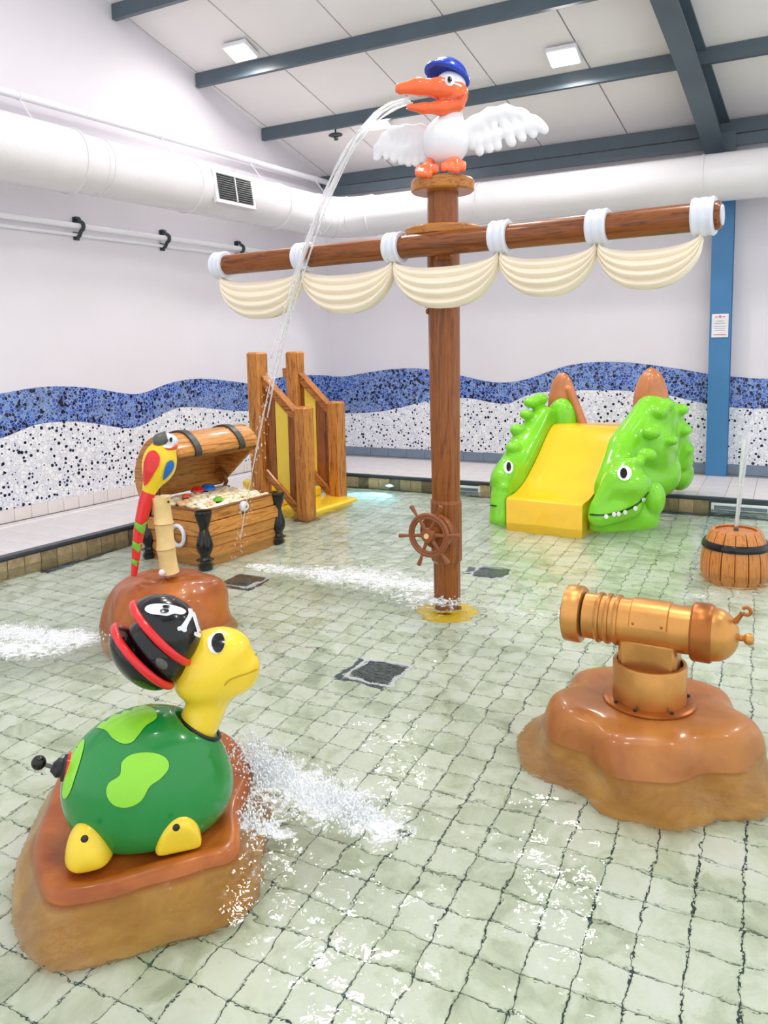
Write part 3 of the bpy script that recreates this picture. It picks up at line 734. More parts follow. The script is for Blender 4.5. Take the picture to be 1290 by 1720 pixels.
def water():
    nx, ny = 520, 560; ys = np.linspace(-.6, 9.455, ny)
    u = np.linspace(0, 1, nx); Yg = np.repeat(ys[:, None], nx, 1); Xg = (ledge(ys)+.004)[:, None]*(1-u)+3.1*u
    Z = np.zeros_like(Xg); rs = np.random.default_rng(7)
    for i in range(46):
        lam = .06*(9 ** rs.random()); th = rs.random()*2*pi; amp = .0034*(lam/.3)**1.05*(.6+.8*rs.random()); k = 2*pi/lam
        ph = rs.random()*6.28; wob = .5*np.sin(Xg*rs.uniform(.8, 2)+ph)+.5*np.sin(Yg*rs.uniform(.8, 2)-ph)
        Z += amp*.17*np.sin(k*(Xg*cos(th)+Yg*sin(th))+ph+wob)*(.7+.3*np.sin(Xg*1.3+ph)*np.cos(Yg*1.1-ph))
    F_ = np.zeros_like(Xg)
    for a, b, r_, s in FOAM: F_ = np.maximum(F_, s*np.clip(1-(segd(Xg, Yg, a, b)/r_)**1.5, 0, 1))
    for (cx, cy), A_, lam, dec in ((MASTC, .004, .12, .7), ((-.34, 6.9), .004, .1, .5)):
        r_ = np.hypot(Xg-cx, Yg-cy); Z += A_*np.sin(2*pi*r_/lam)*np.exp(-r_/dec)
    T = sum(np.sin(Xg*kx+Yg*ky+p) for kx, ky, p in ((31, 17, 1), (-23, 37, 2), (47, -29, 3), (13, 53, .5), (-61, -19, 4)))/5
    Z += F_*(.011*T+.006)
    mb = MB(); me = bpy.data.meshes.new('water')
    V_ = np.stack([Xg, Yg, Z], -1).reshape(-1, 3); idx = np.arange(nx*ny).reshape(ny, nx)
    F = np.stack([idx[:-1, :-1], idx[:-1, 1:], idx[1:, 1:], idx[1:, :-1]], -1).reshape(-1, 4)
    me.vertices.add(len(V_)); me.vertices.foreach_set('co', V_.ravel()); me.loops.add(F.size); me.loops.foreach_set('vertex_index', F.ravel().astype(np.int32))
    me.polygons.add(len(F)); me.polygons.foreach_set('loop_start', np.arange(0, F.size, 4, dtype=np.int32)); me.polygons.foreach_set('use_smooth', [True]*len(F)); me.update(calc_edges=True)
    at_ = me.attributes.new('foam', 'FLOAT', 'POINT'); at_.data.foreach_set('value', F_.ravel().astype(np.float32)); me.materials.append(M['water'])
    return link('water', me)
wt = water(); wt['kind'] = 'stuff'; wt['category'] = 'water'; wt['label'] = 'clear rippled shallow pool water over pale tiles'

# ================================================================== ROCKS
def lobed_rock(t, name, rad, lobes, prof, mat, parent, n=120, seed=0, asp=(1, 1), wob=.03, dent=.0):
    rs = np.random.default_rng(seed); ph = rs.random(8)*6.28; pr = spline(prof, 6); R_ = []
    for s, z in pr:
        th = np.linspace(0, 2*pi, n, endpoint=False); k = np.clip((s-.35)/.4, 0, 1)
        r = rad*s*(1+k*sum(a*np.cos(m*th+p) for m, a, p in lobes)+wob*np.sin(3*th+ph[0]+z*9)*k+wob*.6*np.sin(7*th+ph[1]+z*14)*k)
        zz = z+.25*wob*rad*np.sin(5*th+ph[2]+s*6)*k+dent*rad*np.sin(4*th+ph[3])*np.sin(s*9)
        R_.append(np.stack([r*np.cos(th)*asp[0], r*np.sin(th)*asp[1], zz], 1))
    return MB().rings(R_).build(name, mat, parent, 'auto')

# cannon rock ---------------------------------------------------------
t = Thing('play_rock', 'low tan scalloped rock carrying the golden cannon', 'rock', (-.56, 3.82, 0))
PROF = [(1.10, ZF), (1.14, -.30), (1.12, -.22), (1.03, -.1), (.98, -.02), (.93, .06), (.86, .12), (.74, .148), (.55, .156), (.3, .157), (.02, .157)]
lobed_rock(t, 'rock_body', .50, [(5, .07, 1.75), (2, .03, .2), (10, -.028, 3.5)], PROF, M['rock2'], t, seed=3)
for px, py, r_ in ((1095, 1357, .028), (1222, 1347, .016)):
    p = t.L(at(px, py, -.27)); a = atan2(p[1], p[0]); q = np.array([cos(a), sin(a), 0]); rr = np.hypot(p[0], p[1])
    MB().lathe([(.004, 0), (r_, 0), (r_, .03), (.004, .034)], n=14, rot=rotz(a)@roty(pi/2)@np.eye(3), c=(q[0]*(rr-.022), q[1]*(rr-.022), p[2])).build('drain_plug', M['rubber'], t, 'auto')
TH = radians(-10); CZ = .385
# golden cannon --------------------------------------------------------
t = Thing('play_cannon', 'golden water cannon on a round pedestal on the tan rock', 'cannon', (-.55, 3.80, .155))
MB().lathe([(.05, 0), (.215, 0), (.218, .012), (.205, .02), (.172, .02), (.05, .021)], n=40).build('base_flange', M['golddk'], t, 'auto')
MB().lathe([(.05, .02), (.171, .02), (.173, .03), (.173, .195), (.168, .203), (.155, .203), (.153, .18), (.05, .178)], n=40).build('pedestal', M['gold'], t, 'auto')
for a in (-2.5, -1.9, -1.0, .3, 2): MB().lathe([(.003, .02), (.009, .02), (.009, .028), (.003, .03)], c=(.19*cos(a), .19*sin(a), 0), n=10).build('bolt', M['rubber'], t, 'auto')
MB().box((0, 0, .245), (.27, .19, .17), rot=rotz(TH), bev=.02).build('cradle', M['gold'], t, 'auto')
def gx(x, y, z): return rotz(TH)@np.array([x, y, 0])+np.array([0, 0, CZ+z])
RT = rotz(TH)
SXC = .94
def gl_(prof, name, mat, n=40): return MB().lathe([(a, b*SXC) for a, b in prof], c=(0, 0, CZ), n=n, axis='x', rot=RT).build(name, mat, t, 'auto')
gl_([(.02, -.33), (.113, -.33), (.113, .27), (.02, .27)], 'barrel_tube', M['gold'])
gl_([(.10, -.435), (.112, -.44), (.14, -.43), (.142, -.42), (.142, -.355), (.136, -.345), (.113, -.34), (.1, -.34)], 'muzzle_ring', M['gold'])
MB().lathe([(.02, -.412), (.118, -.413), (.118, -.40), (.02, -.395)], c=(0, 0, CZ), n=40, axis='x', rot=RT).build('muzzle_cap', M['rubber'], t, 'auto')
for x in (-.255, -.208, -.161): gl_([(.11, x-.015), (.122, x-.011), (.126, x), (.122, x+.011), (.11, x+.015)], 'rib', M['gold'])
gl_([(.10, .20), (.128, .202), (.136, .21), (.138, .215), (.138, .29), (.132, .30), (.118, .302), (.1, .303)], 'breech_ring', M['golddk'])
gl_([(.125, .30)]+[(.125*cos(a), .30+.12*sin(a)) for a in np.linspace(0, pi/2-.02, 12)], 'breech_dome', M['gold'])
gl_([(.012, .41), (.016, .43), (.012, .436), (.024, .446), (.029, .462), (.024, .478), (.004, .486)], 'knob', M['gold'], 20)
c = gx(.375, 0, .075); mb = MB(); mb.tube([c, c+RT@np.array([.02, 0, .03]), c+RT@np.array([.028, 0, .045])], [.014, .01, .012], 10)
mb.tube([c+RT@np.array([.045+.018*cos(a), 0, .055+.018*sin(a)]) for a in np.linspace(-2.6, 2.6, 12)], .008, 8); mb.build('firing_pin', M['golddk'], t, 'auto')
# plate bent over the tube
mb = MB(); R_ = []
for x in (-.075, .085):
    R_.append(x)
aa = np.linspace(radians(8), radians(125), 14); o_, i_ = [], []
rows = []
for x in (-.082, -.078, .09, .094):
    k = .006 if x in (-.078, .09) else .0
    rows.append([gx(x, -.0, 0)+RT@np.array([0, -cos(a-radians(0))*(.1165+k), sin(a)*(.1165+k)]) for a in aa]+[gx(x, 0, 0)+RT@np.array([0, -cos(a)*.106, sin(a)*.106]) for a in aa[::-1]])
MB().rings([np.array(r) for r in rows]).build('cover_plate', M['gold'], t, 'auto', fix=True)
for x in (-.06, .07):
    p = gx(x, 0, 0)+RT@np.array([0, -cos(radians(16))*.122, sin(radians(16))*.122]); MB().sphere(p, .007, 8, 6).build('rivet', M['golddk'], t, True)

# parrot rock ------------------------------------------------------------
t = Thing('play_rock', 'tall rounded brown rock under the bamboo post and parrot', 'rock', (-3.90, 4.03, 0))
PROF2 = [(1.02, ZF), (1.05, -.28), (1.05, -.15), (1.03, -.03), (1.0, .06), (.95, .15), (.84, .235), (.66, .285), (.45, .30), (.22, .29), (.02, .29)]
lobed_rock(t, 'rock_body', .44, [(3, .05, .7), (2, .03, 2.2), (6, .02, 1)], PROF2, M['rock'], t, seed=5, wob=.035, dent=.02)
# bamboo post --------------------------------------------------------------
t = Thing('bamboo_post', 'pale yellow jointed bamboo post standing on the brown rock', 'post', (-3.92, 4.02, .28)); BT_ = t
pb = [t.V(285, 962), t.V(279, 921), t.V(275, 879), t.V(270, 834)]
for i in range(3):
    a, b = np.array(pb[i]), np.array(pb[i+1]); a[1] = b[1] = 0; d = b-a
    MB().tube([a, a+d*.05, a+d*.3, a+d*.7, a+d*.95, b], [.069, .066, .061, .061, .066, .069] if i else [.07, .068, .064, .062, .066, .069], 24).build('bamboo_segment', M['bamboo'], t, 'auto')
    if i < 2: MB().tube([b-d*.02, b, b+d*.02], [.066, .074, .066], 24).build('joint_ring', M['bamboodk'], t, 'auto')
p = t.V(283, 843, -.062); MB().sphere(p, .009, 10, 8).build('hole_plug', M['rubber'], t, True)
p = t.V(272, 962, -.07); MB().sphere(p, (.024, .02, .024), 12, 8).build('water_nozzle', M['white'], t, True)

# parrot -------------------------------------------------------------------
t = Thing('play_parrot', 'red and yellow parrot with a long striped tail above the bamboo post', 'parrot', (-3.92, 4.02, .85)); O = t
def v(px, py, dy=0.): return t.V(px, py, dy)
s = .0043
f = U(.03, ell(v(268, 777), (.118, .10, .155), roty(radians(12))), cap(v(262, 795), v(250, 826), .085, .048), ell(v(281, 750), (.062, .062, .06)))
bo = sdf_obj('body', f, v(225, 845)-.12, v(320, 715)+.12, .0085, M['pyellow'], t)
mb = MB(); tl = [v(251, 822), v(243, 850), v(236, 880), v(231, 910), v(228, 940), v(225, 967)]; tl = spline(tl, 6)
rad = np.interp(np.linspace(0, 1, len(tl)), [0, .15, .5, 1], [.047, .05, .038, .020])
tail = mb.tube(tl, rad, 20).build('tail', M['pred'], t, 'auto')
f = U(.012, ell(v(283, 742), (.064, .06, .056)), ell(v(276, 738, .0), (.055, .055, .05)))
hd = sdf_obj('head', f, v(240, 775)-.12, v(320, 715)+.1, .006, M['pwhite'], t)
# grey beak arches over the head from behind
f = U(.02, cap(v(281, 736, -.02), v(269, 740, -.02), .054, .050), cap(v(268, 740, -.02), v(266, 753, -.02), .046, .016))
bk = sdf_obj('beak', I(.004, f, half(v(283, 744), (1, 0, .15))), v(240, 775)-.12, v(320, 715)+.1, .006, M['bgrey'], t)
MB().tube([v(281, 752)+np.array([.055*cos(a), .055*sin(a), .008*cos(a)]) for a in np.linspace(0, 2*pi, 28, endpoint=False)], .020, 10, closed=True).build('collar', M['porange'], t, True)
MB().tube([v(268, 805), v(268, 832)], .006, 8).build('mounting_rod', M['rubber'], t)
tr = bvh(t, [bo, hd, tail, bk])
decal(t, tr, [(260, 757), (268, 767), (267, 780), (258, 796), (244, 816), (241, 800), (243, 775), (250, 760)], M['pred'], 'wing_patch', off=.007, step=2.5, label='red wing patch')
decal(t, tr, [(289, 773), (292, 783), (286, 795), (274, 806), (276, 790), (281, 777)], M['pblue'], 'wing_patch', off=.007, step=2.5, label='blue wing patch')
decal(t, tr, [(289, 731), (294, 741), (288, 752), (274, 751), (282, 741)], M['pwhite'], 'face_patch', off=.008, step=3)
decal(t, tr, [(287, 735), (289, 739), (287, 743), (284, 739)], M['black'], 'eye', off=.014, step=2)
for a, b, w0, w1 in ((868, 874, 12, 11), (905, 911, 10, 9), (936, 942, 7, 7)):
    c = {868: (228, 248), 905: (224, 240), 936: (223, 236)}[a]; x0, x1 = c; h = {868: 16, 905: 14, 936: 10}[a]; dy = 14 if a == 868 else 9 if a == 905 else 6
    decal(t, tr, [(x0-3, a), ((x0+x1)/2, a+dy), (x1+4, a+1), (x1+4, a+h+1), ((x0+x1)/2, a+dy+h), (x0-3, a+h)], M['pgreen'], 'tail_stripe', off=.006, smooth=False, step=4)

# ================================================================== TURTLE
t = Thing('play_rock', 'broad orange brown rock washed by water under the turtle', 'rock', (-2.30, 2.18, 0), rz=0)
def outline(pts, z): return np.array([t.L(at(px, py, z)) for px, py in pts])
topo = cspline([(86, 1488), (150, 1492), (250, 1462), (330, 1440), (392, 1418), (398, 1350), (418, 1292), (392, 1240), (352, 1222), (290, 1232), (190, 1250), (112, 1285), (84, 1345), (62, 1420)], 8)
TOP = outline(topo, .045)
def grow(P, d, z, keep=0.0):
    c = P.mean(0); Q = P.copy(); v_ = P-c; L_ = np.linalg.norm(v_[:, :2], axis=1)[:, None]; Q[:, :2] = c[:2]+v_[:, :2]*(L_+d)/L_; Q[:, 2] = z; return Q
def sm(P, k):
    for _ in range(k): P = (np.roll(P, 1, 0)+P+np.roll(P, -1, 0))/3
    return P
th_ = np.linspace(0, 6.28, len(TOP)); wv = .012*np.sin(7*th_)+.01*np.sin(11*th_+1)
def W_(P, a=1): Q = P.copy(); Q[:, 2] += wv*a; return Q
R_ = [grow(sm(TOP, 8), .085, ZF), grow(sm(TOP, 8), .11, -.29), W_(grow(sm(TOP, 6), .10, -.2)), W_(grow(sm(TOP, 4), .07, -.1), 1.5), W_(grow(sm(TOP, 2), .035, -.035), 1), grow(TOP, .018, .0), grow(TOP, .012, .022), grow(TOP, -.005, .04), grow(TOP, -.03, .046), grow(sm(TOP, 2), -.07, .03), grow(sm(TOP, 6), -.14, .036), grow(sm(TOP, 9), -.25, .05)]
c = TOP.mean(0); R_.append(np.tile([c[0], c[1], .055], (len(TOP), 1))+(R_[-1]-c)*.1*np.array([1, 1, 0]))
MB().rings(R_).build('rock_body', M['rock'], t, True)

t = Thing('play_turtle', 'green shelled yellow turtle wearing a black pirate hat', 'turtle', (-2.18, 2.10, .05))
v = t.V
def z3(*P): return [(40+x/3.146, 1000+y/3.146) for x, y in P]
shell = U(.05, ell((0, 0, .185), (.315, .24, .285)), ell((.03, 0, .12), (.30, .235, .2)))
shell = I(.02, shell, half((0, 0, .0), (0, 0, -1)))
shell = SUB(.02, shell, cap((.20, 0, .40), (.33, 0, .50), .085, .12))
sh = sdf_obj('shell', shell, (-.38, -.3, -.03), (.38, .3, .52), .011, M['green'], t)
hf = U(.045, ell((.275, 0, .615), (.145, .125, .135)), ell((.375, 0, .585), (.085, .082, .075)), ell((.325, -.0, .68), (.09, .10, .06)), ell((.34, 0, .53), (.09, .08, .045)), ell((.24, 0, .56), (.12, .11, .10)))
hf = U(.035, hf, cap((.185, 0, .33), (.285, 0, .53), .082, .075))
hd = sdf_obj('head', hf, (.05, -.2, .2), (.52, .2, .82), .0095, M['tyellow'], t)
MB().tube([np.array([.215, 0, .365])+np.array([.085*cos(a)*.85, .088*sin(a), -.085*cos(a)*.6]) for a in np.linspace(0, 2*pi, 30, endpoint=False)], .007, 8, closed=True).build('collar_gasket', M['rubber'], t, True)
u = .00236; Tt = np.array([.64, 0, -.77]); Nn = np.array([.77, 0, .64]); Yy = np.array([0, 1., 0]); RH = np.stack([Tt, Yy, Nn], 1)
Hc = v(275, 1080); Hc[1] = 0
cF = Hc+Nn*10*u-Tt*15*u; cB = Hc-Nn*36*u-Tt*8*u; cC = Hc-Nn*14*u+Tt*2*u
hat1 = I(.012, ell(cF, (66*u, .15, 60*u), RH), half(cF, -Nn))
hat2 = I(.012, ell(cB, (66*u, .15, 40*u), RH), half(cB, Nn))
hat3 = ell(cC, (60*u, .125, 50*u), RH)
h1 = sdf_obj('hat_front_flap', hat1, Hc-.24, Hc+.24, .009, M['black'], t)
h2 = sdf_obj('hat_back_flap', hat2, Hc-.24, Hc+.24, .009, M['black'], t)
h3 = sdf_obj('hat_crown', hat3, Hc-.24, Hc+.24, .009, M['black'], t)
for c, r_ in ((cF, 66), (cB, 66)):
    P = [c+Tt*cos(a)*r_*u+Yy*sin(a)*.15 for a in np.linspace(radians(22), radians(338), 44)]
    MB().tube(P, .0155, 12).build('hat_trim', M['redg'], t, True)
MB().sphere(cC-Yy*.122+Tt*.01, (.03, .008, .02), 12, 8, rot=RH).build('hat_plate', M['bgrey'], t, True)
tr = bvh(t, [h1]); tsh = bvh(t, [sh]); thd = bvh(t, [hd])
decal(t, tr, z3((640, 78), (652, 55), (700, 45), (760, 48), (815, 60), (850, 76), (855, 92), (830, 102), (795, 97), (760, 108), (715, 104), (668, 97)), M['pwhite'], 'skull_emblem', off=.002, step=3)
decal(t, tr, z3((733, 58), (745, 53), (768, 56), (772, 65), (752, 70), (736, 66)), M['black'], 'skull_eye', off=.005, step=2)
decal(t, tr, z3((720, 80), (735, 73), (760, 76), (766, 86), (745, 94), (724, 90)), M['black'], 'skull_eye', off=.005, step=2)
decal(t, tr, z3((868, 70), (902, 78), (895, 100), (862, 165), (860, 188), (845, 195), (833, 186), (814, 186), (812, 168), (832, 158), (868, 102)), M['pwhite'], 'crossbone', off=.002, step=3)
decal(t, tr, z3((884, 86), (900, 82), (925, 165), (938, 200), (930, 222), (912, 218), (898, 208), (902, 192), (913, 188)), M['pwhite'], 'crossbone', off=.002, step=3)
decal(t, tsh, z3((370, 690), (440, 625), (520, 595), (630, 582), (692, 606), (700, 650), (645, 690), (605, 740), (570, 778), (520, 783), (470, 755), (432, 713)), M['spot'], 'shell_spot', step=6)
decal(t, tsh, z3((520, 880), (580, 838), (680, 832), (750, 860), (765, 912), (720, 970), (665, 1010), (620, 1085), (550, 1120), (480, 1110), (440, 1060), (447, 995), (508, 950)), M['spot'], 'shell_spot', step=6)
decal(t, tsh, z3((322, 765), (306, 850), (275, 950), (245, 1040), (218, 1075), (204, 1050), (214, 980), (246, 860), (280, 790)), M['spot'], 'shell_spot', step=6)
# eye, mouth, nostril
decal(t, thd, z3((985, 215), (1005, 198), (1035, 196), (1056, 215), (1062, 250), (1050, 290), (1020, 308), (988, 296), (972, 262), (974, 232)), M['eyew'], 'eye', off=.002, step=3)
decal(t, thd, z3((1000, 222), (1018, 204), (1045, 204), (1060, 232), (1058, 270), (1038, 300), (1012, 298), (995, 268), (993, 242)), M['black'], 'pupil', off=.0045, step=3)
decal(t, thd, z3((1224, 306), (1233, 310), (1232, 320), (1224, 318)), M['black'], 'nostril', off=.003, step=2)
decal(t, thd, z3((1060, 470), (1085, 445), (1130, 425), (1180, 410), (1232, 388), (1230, 397), (1180, 418), (1130, 433), (1088, 453), (1064, 477)), M['mouthy'], 'mouth_line', off=.0012, step=2)
# feet
for px, py, sc in ((147, 1395, 1.0), (298, 1379, 1.0)):
    fy = -.235 if px < 200 else -.285
    c = v(px, py, fy+.065); c[2] = .05
    f = I(.012, I(.02, ell((c[0], c[1]+.02, .0), (.086, .1, .155)), half((0, 0, .0), (0, 0, -1))), half((0, -.235, 0), (0, -1, -.25)))
    sdf_obj('foot', f, (c[0]-.13, -.40, -.03), (c[0]+.13, .0, .2), .008, M['tyellow'], t)
    p = v(px-5 if px < 200 else px-2, py+14 if px < 200 else py+11, fy-.005); MB().sphere(p, (.0135, .009, .0135), 12, 8).build('foot_bolt', M['rubber'], t, True)
    f2 = I(.012, I(.02, ell((c[0], .15, .0), (.086, .1, .15)), half((0, 0, .0), (0, 0, -1))), half((0, .235, 0), (0, 1, -.25)))
    sdf_obj('foot', f2, (c[0]-.13, 0, -.03), (c[0]+.13, .34, .2), .012, M['tyellow'], t)
# water jet joystick on the tail
q0, q1, q2 = v(110, 1290), v(90, 1289), v(65, 1281)
q3 = v(118, 1290)
mb = MB(); mb.tube([q0+(q0-q1)*.8, q0], [.058, .056], 24); mb.build('tail_collar', M['redg'], t, 'auto')
mb = MB(); mb.tube([q0, q0+(q1-q0)*.2, q0+(q1-q0)*.35, q0+(q1-q0)*.7, q1, q1+(q2-q1)*.1], [.05, .048, .034, .036, .022, .018], 20); mb.build('tail_boot', M['rubber'], t, 'auto')
MB().tube([q1, q2], .008, 8).build('tail_stem', M['bgrey'], t); MB().sphere(q2, .027).build('tail_ball', M['black'], t, True)

# ================================================================== MAST
MX, MY = MASTC
t = Thing('pirate_mast', 'tall brown mast standing in the water at the centre of the pool', 'mast', (MX, MY, 0)); v = t.V
def octo(r, z, k=.04): return [(r, z)]
MB().lathe([(.02, -.35), (.22, -.35), (.22, -.33), (.14, -.32), (.14, -.26), (.02, -.26)], n=36).build('base_disc', M['yellow'], t, 'auto')
rb = rotz(radians(22.5))
MB().lathe([(.02, -.3), (.103, -.3), (.103, .29), (.02, .29)], n=12, rot=rb).build('lower_shaft', M['mast'], t)
MB().lathe([(.103, .27), (.118, .29), (.118, .73), (.110, .755), (.03, .757)], n=12, rot=rb).build('collar', M['mast'], t)
MB().lathe([(.03, .74), (.105, .74), (.112, 1.5), (.118, 2.3), (.118, 2.72), (.03, 2.72)], n=40).build('shaft', M['mast'], t, 'auto')
MB().lathe([(.03, 2.685), (.26, 2.685), (.275, 2.695), (.277, 2.74), (.265, 2.752), (.03, 2.752)], n=48).build('crow_disc', M['flange'], t, 'auto')
MB().lathe([(.03, 2.75), (.112, 2.75), (.112, 3.03), (.03, 3.03)], n=14).build('neck', M['mast'], t)
MB().lathe([(.03, 3.0), (.215, 3.0), (.228, 3.012), (.229, 3.075), (.218, 3.088), (.03, 3.088)], n=48).build('top_disc', M['flange'], t, 'auto')
for a in (-2.6, -1.9, -1.2, -.5): MB().sphere((.22*cos(a), .22*sin(a), 2.686), .01, 8, 6).build('bolt', M['golddk'], t, True)
for px, py, dz in ((716, 512, 0), (718, 523, 0)): MB().sphere(v(px, py, -.02), (.014, .02, .022), 10, 8).build('bracket_bolt', M['wheel'], t, True)
MB().box((.0, -.09, 2.6), (.13, .16, .18), bev=.02).build('yard_bracket', M['mast'], t)

# ship wheel
WB = t.W(v(720, 899, -.27)); t2 = Thing('ship_wheel', 'small brown ship wheel with turned handles mounted on the front of the mast', 'ship wheel', tuple(WB), t.rz-radians(27))
def arc(r, n=40): return [(r*cos(a), 0, r*sin(a)) for a in np.linspace(0, 2*pi, n, endpoint=False)]
MB().tube(arc(.150), .0155, 12, closed=True).build('outer_ring', M['wheel'], t2, True)
MB().tube(arc(.130), .012, 10, closed=True).build('inner_ring', M['wheel'], t2, True)
MB().lathe([(.01, -.035), (.045, -.035), (.052, -.025), (.055, 0), (.05, .03), (.04, .18), (.01, .18)], n=28, axis='y').build('hub', M['wheel'], t2, 'auto')
MB().lathe([(.003, -.043), (.018, -.043), (.02, -.034), (.003, -.034)], n=20, axis='y').build('hub_cap', M['bamboo'], t2, 'auto')
for a in (5, 65, 125, 187, 250, 310):
    a = radians(a); d = np.array([cos(a), 0, sin(a)]); rr = np.array([.04, .07, .10, .13, .155, .17, .2, .225, .245, .252]); ra = [.012, .015, .012, .012, .014, .010, .013, .016, .017, .008]
    MB().tube([d*k for k in rr], ra, 10, up=(0, 1, 0)).build('spoke', M['wheel'], t2, 'auto')
MB().lathe([(.04, .10), (.125, .10), (.13, .112), (.13, .15), (.04, .22)], n=32, axis='y').build('backing_drum', M['mast'], t2, 'auto')

# yard and sail ------------------------------------------------------------
YA, YBp = np.array([-4.314, 5.247, 2.61]), np.array([-.366, 4.893, 2.61])
yd = (YBp-YA); YL = np.linalg.norm(yd); yd /= YL; mid = (YA+YBp)/2
t = Thing('sail_yard', 'long brown horizontal yard crossing the front of the mast', 'spar', tuple(mid), atan2(yd[1], yd[0]))
YR = .082
MB().lathe([(.02, -YL/2-.004), (.06, -YL/2-.002), (YR, -YL/2+.015), (YR, YL/2-.015), (.07, YL/2), (.02, YL/2+.002)], n=32, axis='x').build('pole', M['yard'], t, 'auto')
MB().lathe([(.004, 0), (.058, 0), (.058, .008), (.004, .009)], c=(YL/2, 0, 0), n=28, axis='x').build('end_cap', M['ring'], t, 'auto')
def yu(px, py):  # position along the yard seen at this column
    d = ray(px, py); n = np.array([-yd[1], yd[0], 0]); P = CAM+d*(((YA-CAM)@n)/(d@n)); return (P-mid)@yd
rx = [yu(373, 447), yu(511, 437), yu(664, 422), yu(842, 407), yu(1006, 387), yu(1183, 365)]
rx2 = yu(1183, 365)
t3 = Thing('furled_sail', 'cream sail hanging in five swags tied under the yard by white rings', 'sail', tuple(mid), atan2(yd[1], yd[0]))
for i, x in enumerate(rx):
    w_ = .062
    MB().lathe([(YR-.01, -w_), (YR+.022, -w_), (YR+.03, -w_+.012), (YR+.024, -w_*.35), (YR+.028, -w_*.25), (YR+.028, w_*.2), (YR+.023, w_*.35), (YR+.03, w_-.012), (YR+.022, w_), (YR-.01, w_)], c=(x, 0, 0), n=36, axis='x').build('tie_ring', M['ring'], t3, 'auto')
for i in range(5):
    a, b = rx[i], rx[i+1]; nu, nv = 48, 40; L_ = b-a; d1 = .155+.235*L_ ; mb = MB(); G = np.zeros((2, nu+1, nv+1, 3))
    for iu in range(nu+1):
        q = -1+2*iu/nu; q = math.copysign(abs(q)**.9, q); sag = max(0, 1-abs(q)**2.3)**.58
        for iv in range(nv+1):
            vv = iv/nv; fold = abs(sin(pi*4*vv)); dr = (.065+(d1-.065)*vv**.95)
            amp = .030*sag**.7
            x = a+L_*(q+1)/2; x += -q*.012*(1-vv)
            z = -YR-.018-(.035*vv)*(1-sag)-dr*sag
            y = -.045-.035*sag*sin(pi*min(1, vv*1.05))-amp*fold
            G[0, iu, iv] = (x, y, z); G[1, iu, iv] = (x, y+.05+.02*sag-.0*fold+(fold*amp), z+.004)
    for s_ in (0, 1):
        o0 = len(mb.v); mb.v += [tuple(p) for p in G[s_].reshape(-1, 3)]
        for iu in range(nu):
            for iv in range(nv):
                A = o0+iu*(nv+1)+iv; f = (A, A+1, A+nv+2, A+nv+1); mb.f.append(f if s_ else f[::-1])
    n1 = (nu+1)*(nv+1)
    for iu in range(nu):
        for iv in (0, nv): A = iu*(nv+1)+iv; B = A+nv+1; mb.f.append((A, B, B+n1, A+n1))
    for iv in range(nv):
        for iu in (0, nu): A = iu*(nv+1)+iv; mb.f.append((A, A+1, A+1+n1, A+n1))
    mb.build('swag', M['sail'], t3, 'auto', fix=True)

# ================================================================== PELICAN
t = Thing('play_pelican', 'white pelican with an orange bill and blue cap perched on the mast top', 'pelican', (MX, MY, 3.09)); v = t.V
BC = v(749, 238, -.03)
f = U(.05, ell(BC, (.163, .15, .175)), cap(v(757, 205, -.02), v(757, 165, -.02), .088, .072))
f = U(.03, f, ell(v(756, 146, -.02), (.112, .108, .105)))
bo = sdf_obj('body', f, BC-.3, BC+np.array([.35, .3, .6]), .010, M['pwhite'], t)
up = U(.03, cap(v(770, 153, -.08), v(738, 148, -.12), .060, .066), cap(v(738, 148, -.12), v(703, 146, -.13), .066, .056), cap(v(703, 146, -.13), v(673, 149, -.14), .056, .040))
ck = ell(v(770, 163, -.06), (.066, .10, .068))
lo_ = U(.03, cap(v(768, 175, -.08), v(742, 181, -.11), .055, .050), cap(v(742, 181, -.11), v(712, 182, -.13), .050, .034), cap(v(712, 182, -.13), v(688, 180, -.14), .034, .022))
f = U(.02, U(.03, up, ck), lo_)
f = SUB(.012, f, U(.01, cap(v(780, 162, -.20), v(735, 165, -.22), .008, .022), cap(v(735, 165, -.22), v(680, 168, -.22), .022, .040), cap(v(735, 165, -.12), v(680, 167, -.12), .012, .030)))
bk = sdf_obj('bill', f, v(640, 200)-np.array([.05, .32, .15]), v(800, 110)+np.array([.1, .15, .15]), .0075, M['orange'], t)
decal(t, bvh(t, [bk]), [(698, 166), (715, 162), (740, 162), (766, 164), (778, 158), (780, 161), (768, 168), (742, 169), (722, 172), (705, 172)], M['orangedk'], 'bill_mouth', off=.001, step=3)
hp = v(745, 128, 0); hn = np.array([.33, .22, .92]); hn /= np.linalg.norm(hn); hc = v(749, 133, 0)
he = ell(hc, (.158, .15, .145), roty(radians(18)))
f = I(.01, he, half(hp, -hn))
hat = sdf_obj('cap', f, hc-.24, hc+.24, .008, M['blueg'], t)
he2 = ell(hc, (.172, .162, .157), roty(radians(18)))
sdf_obj('cap_brim', I(.008, I(.008, he2, half(hp, -hn)), half(hp+hn*.03, hn)), hc-.24, hc+.24, .007, M['blueg'], t)
tb = bvh(t, [bo, bk])
decal(t, tb, [(749, 128), (755, 124), (762, 127), (764, 135), (760, 143), (753, 144), (748, 138)], M['ring'], 'eye_rim', off=.0015, step=3)
decal(t, tb, [(750, 129), (755, 126), (761, 128), (763, 135), (759, 141), (754, 142), (749, 137)], M['eyew'], 'eye', off=.004, step=3)
decal(t, tb, [(752, 131), (755, 129), (758, 131), (759, 135), (757, 139), (753, 139), (751, 135)], M['black'], 'pupil', off=.009, step=2)
def flat(g, k): return lambda P: g(P*np.array([1, k, 1]))
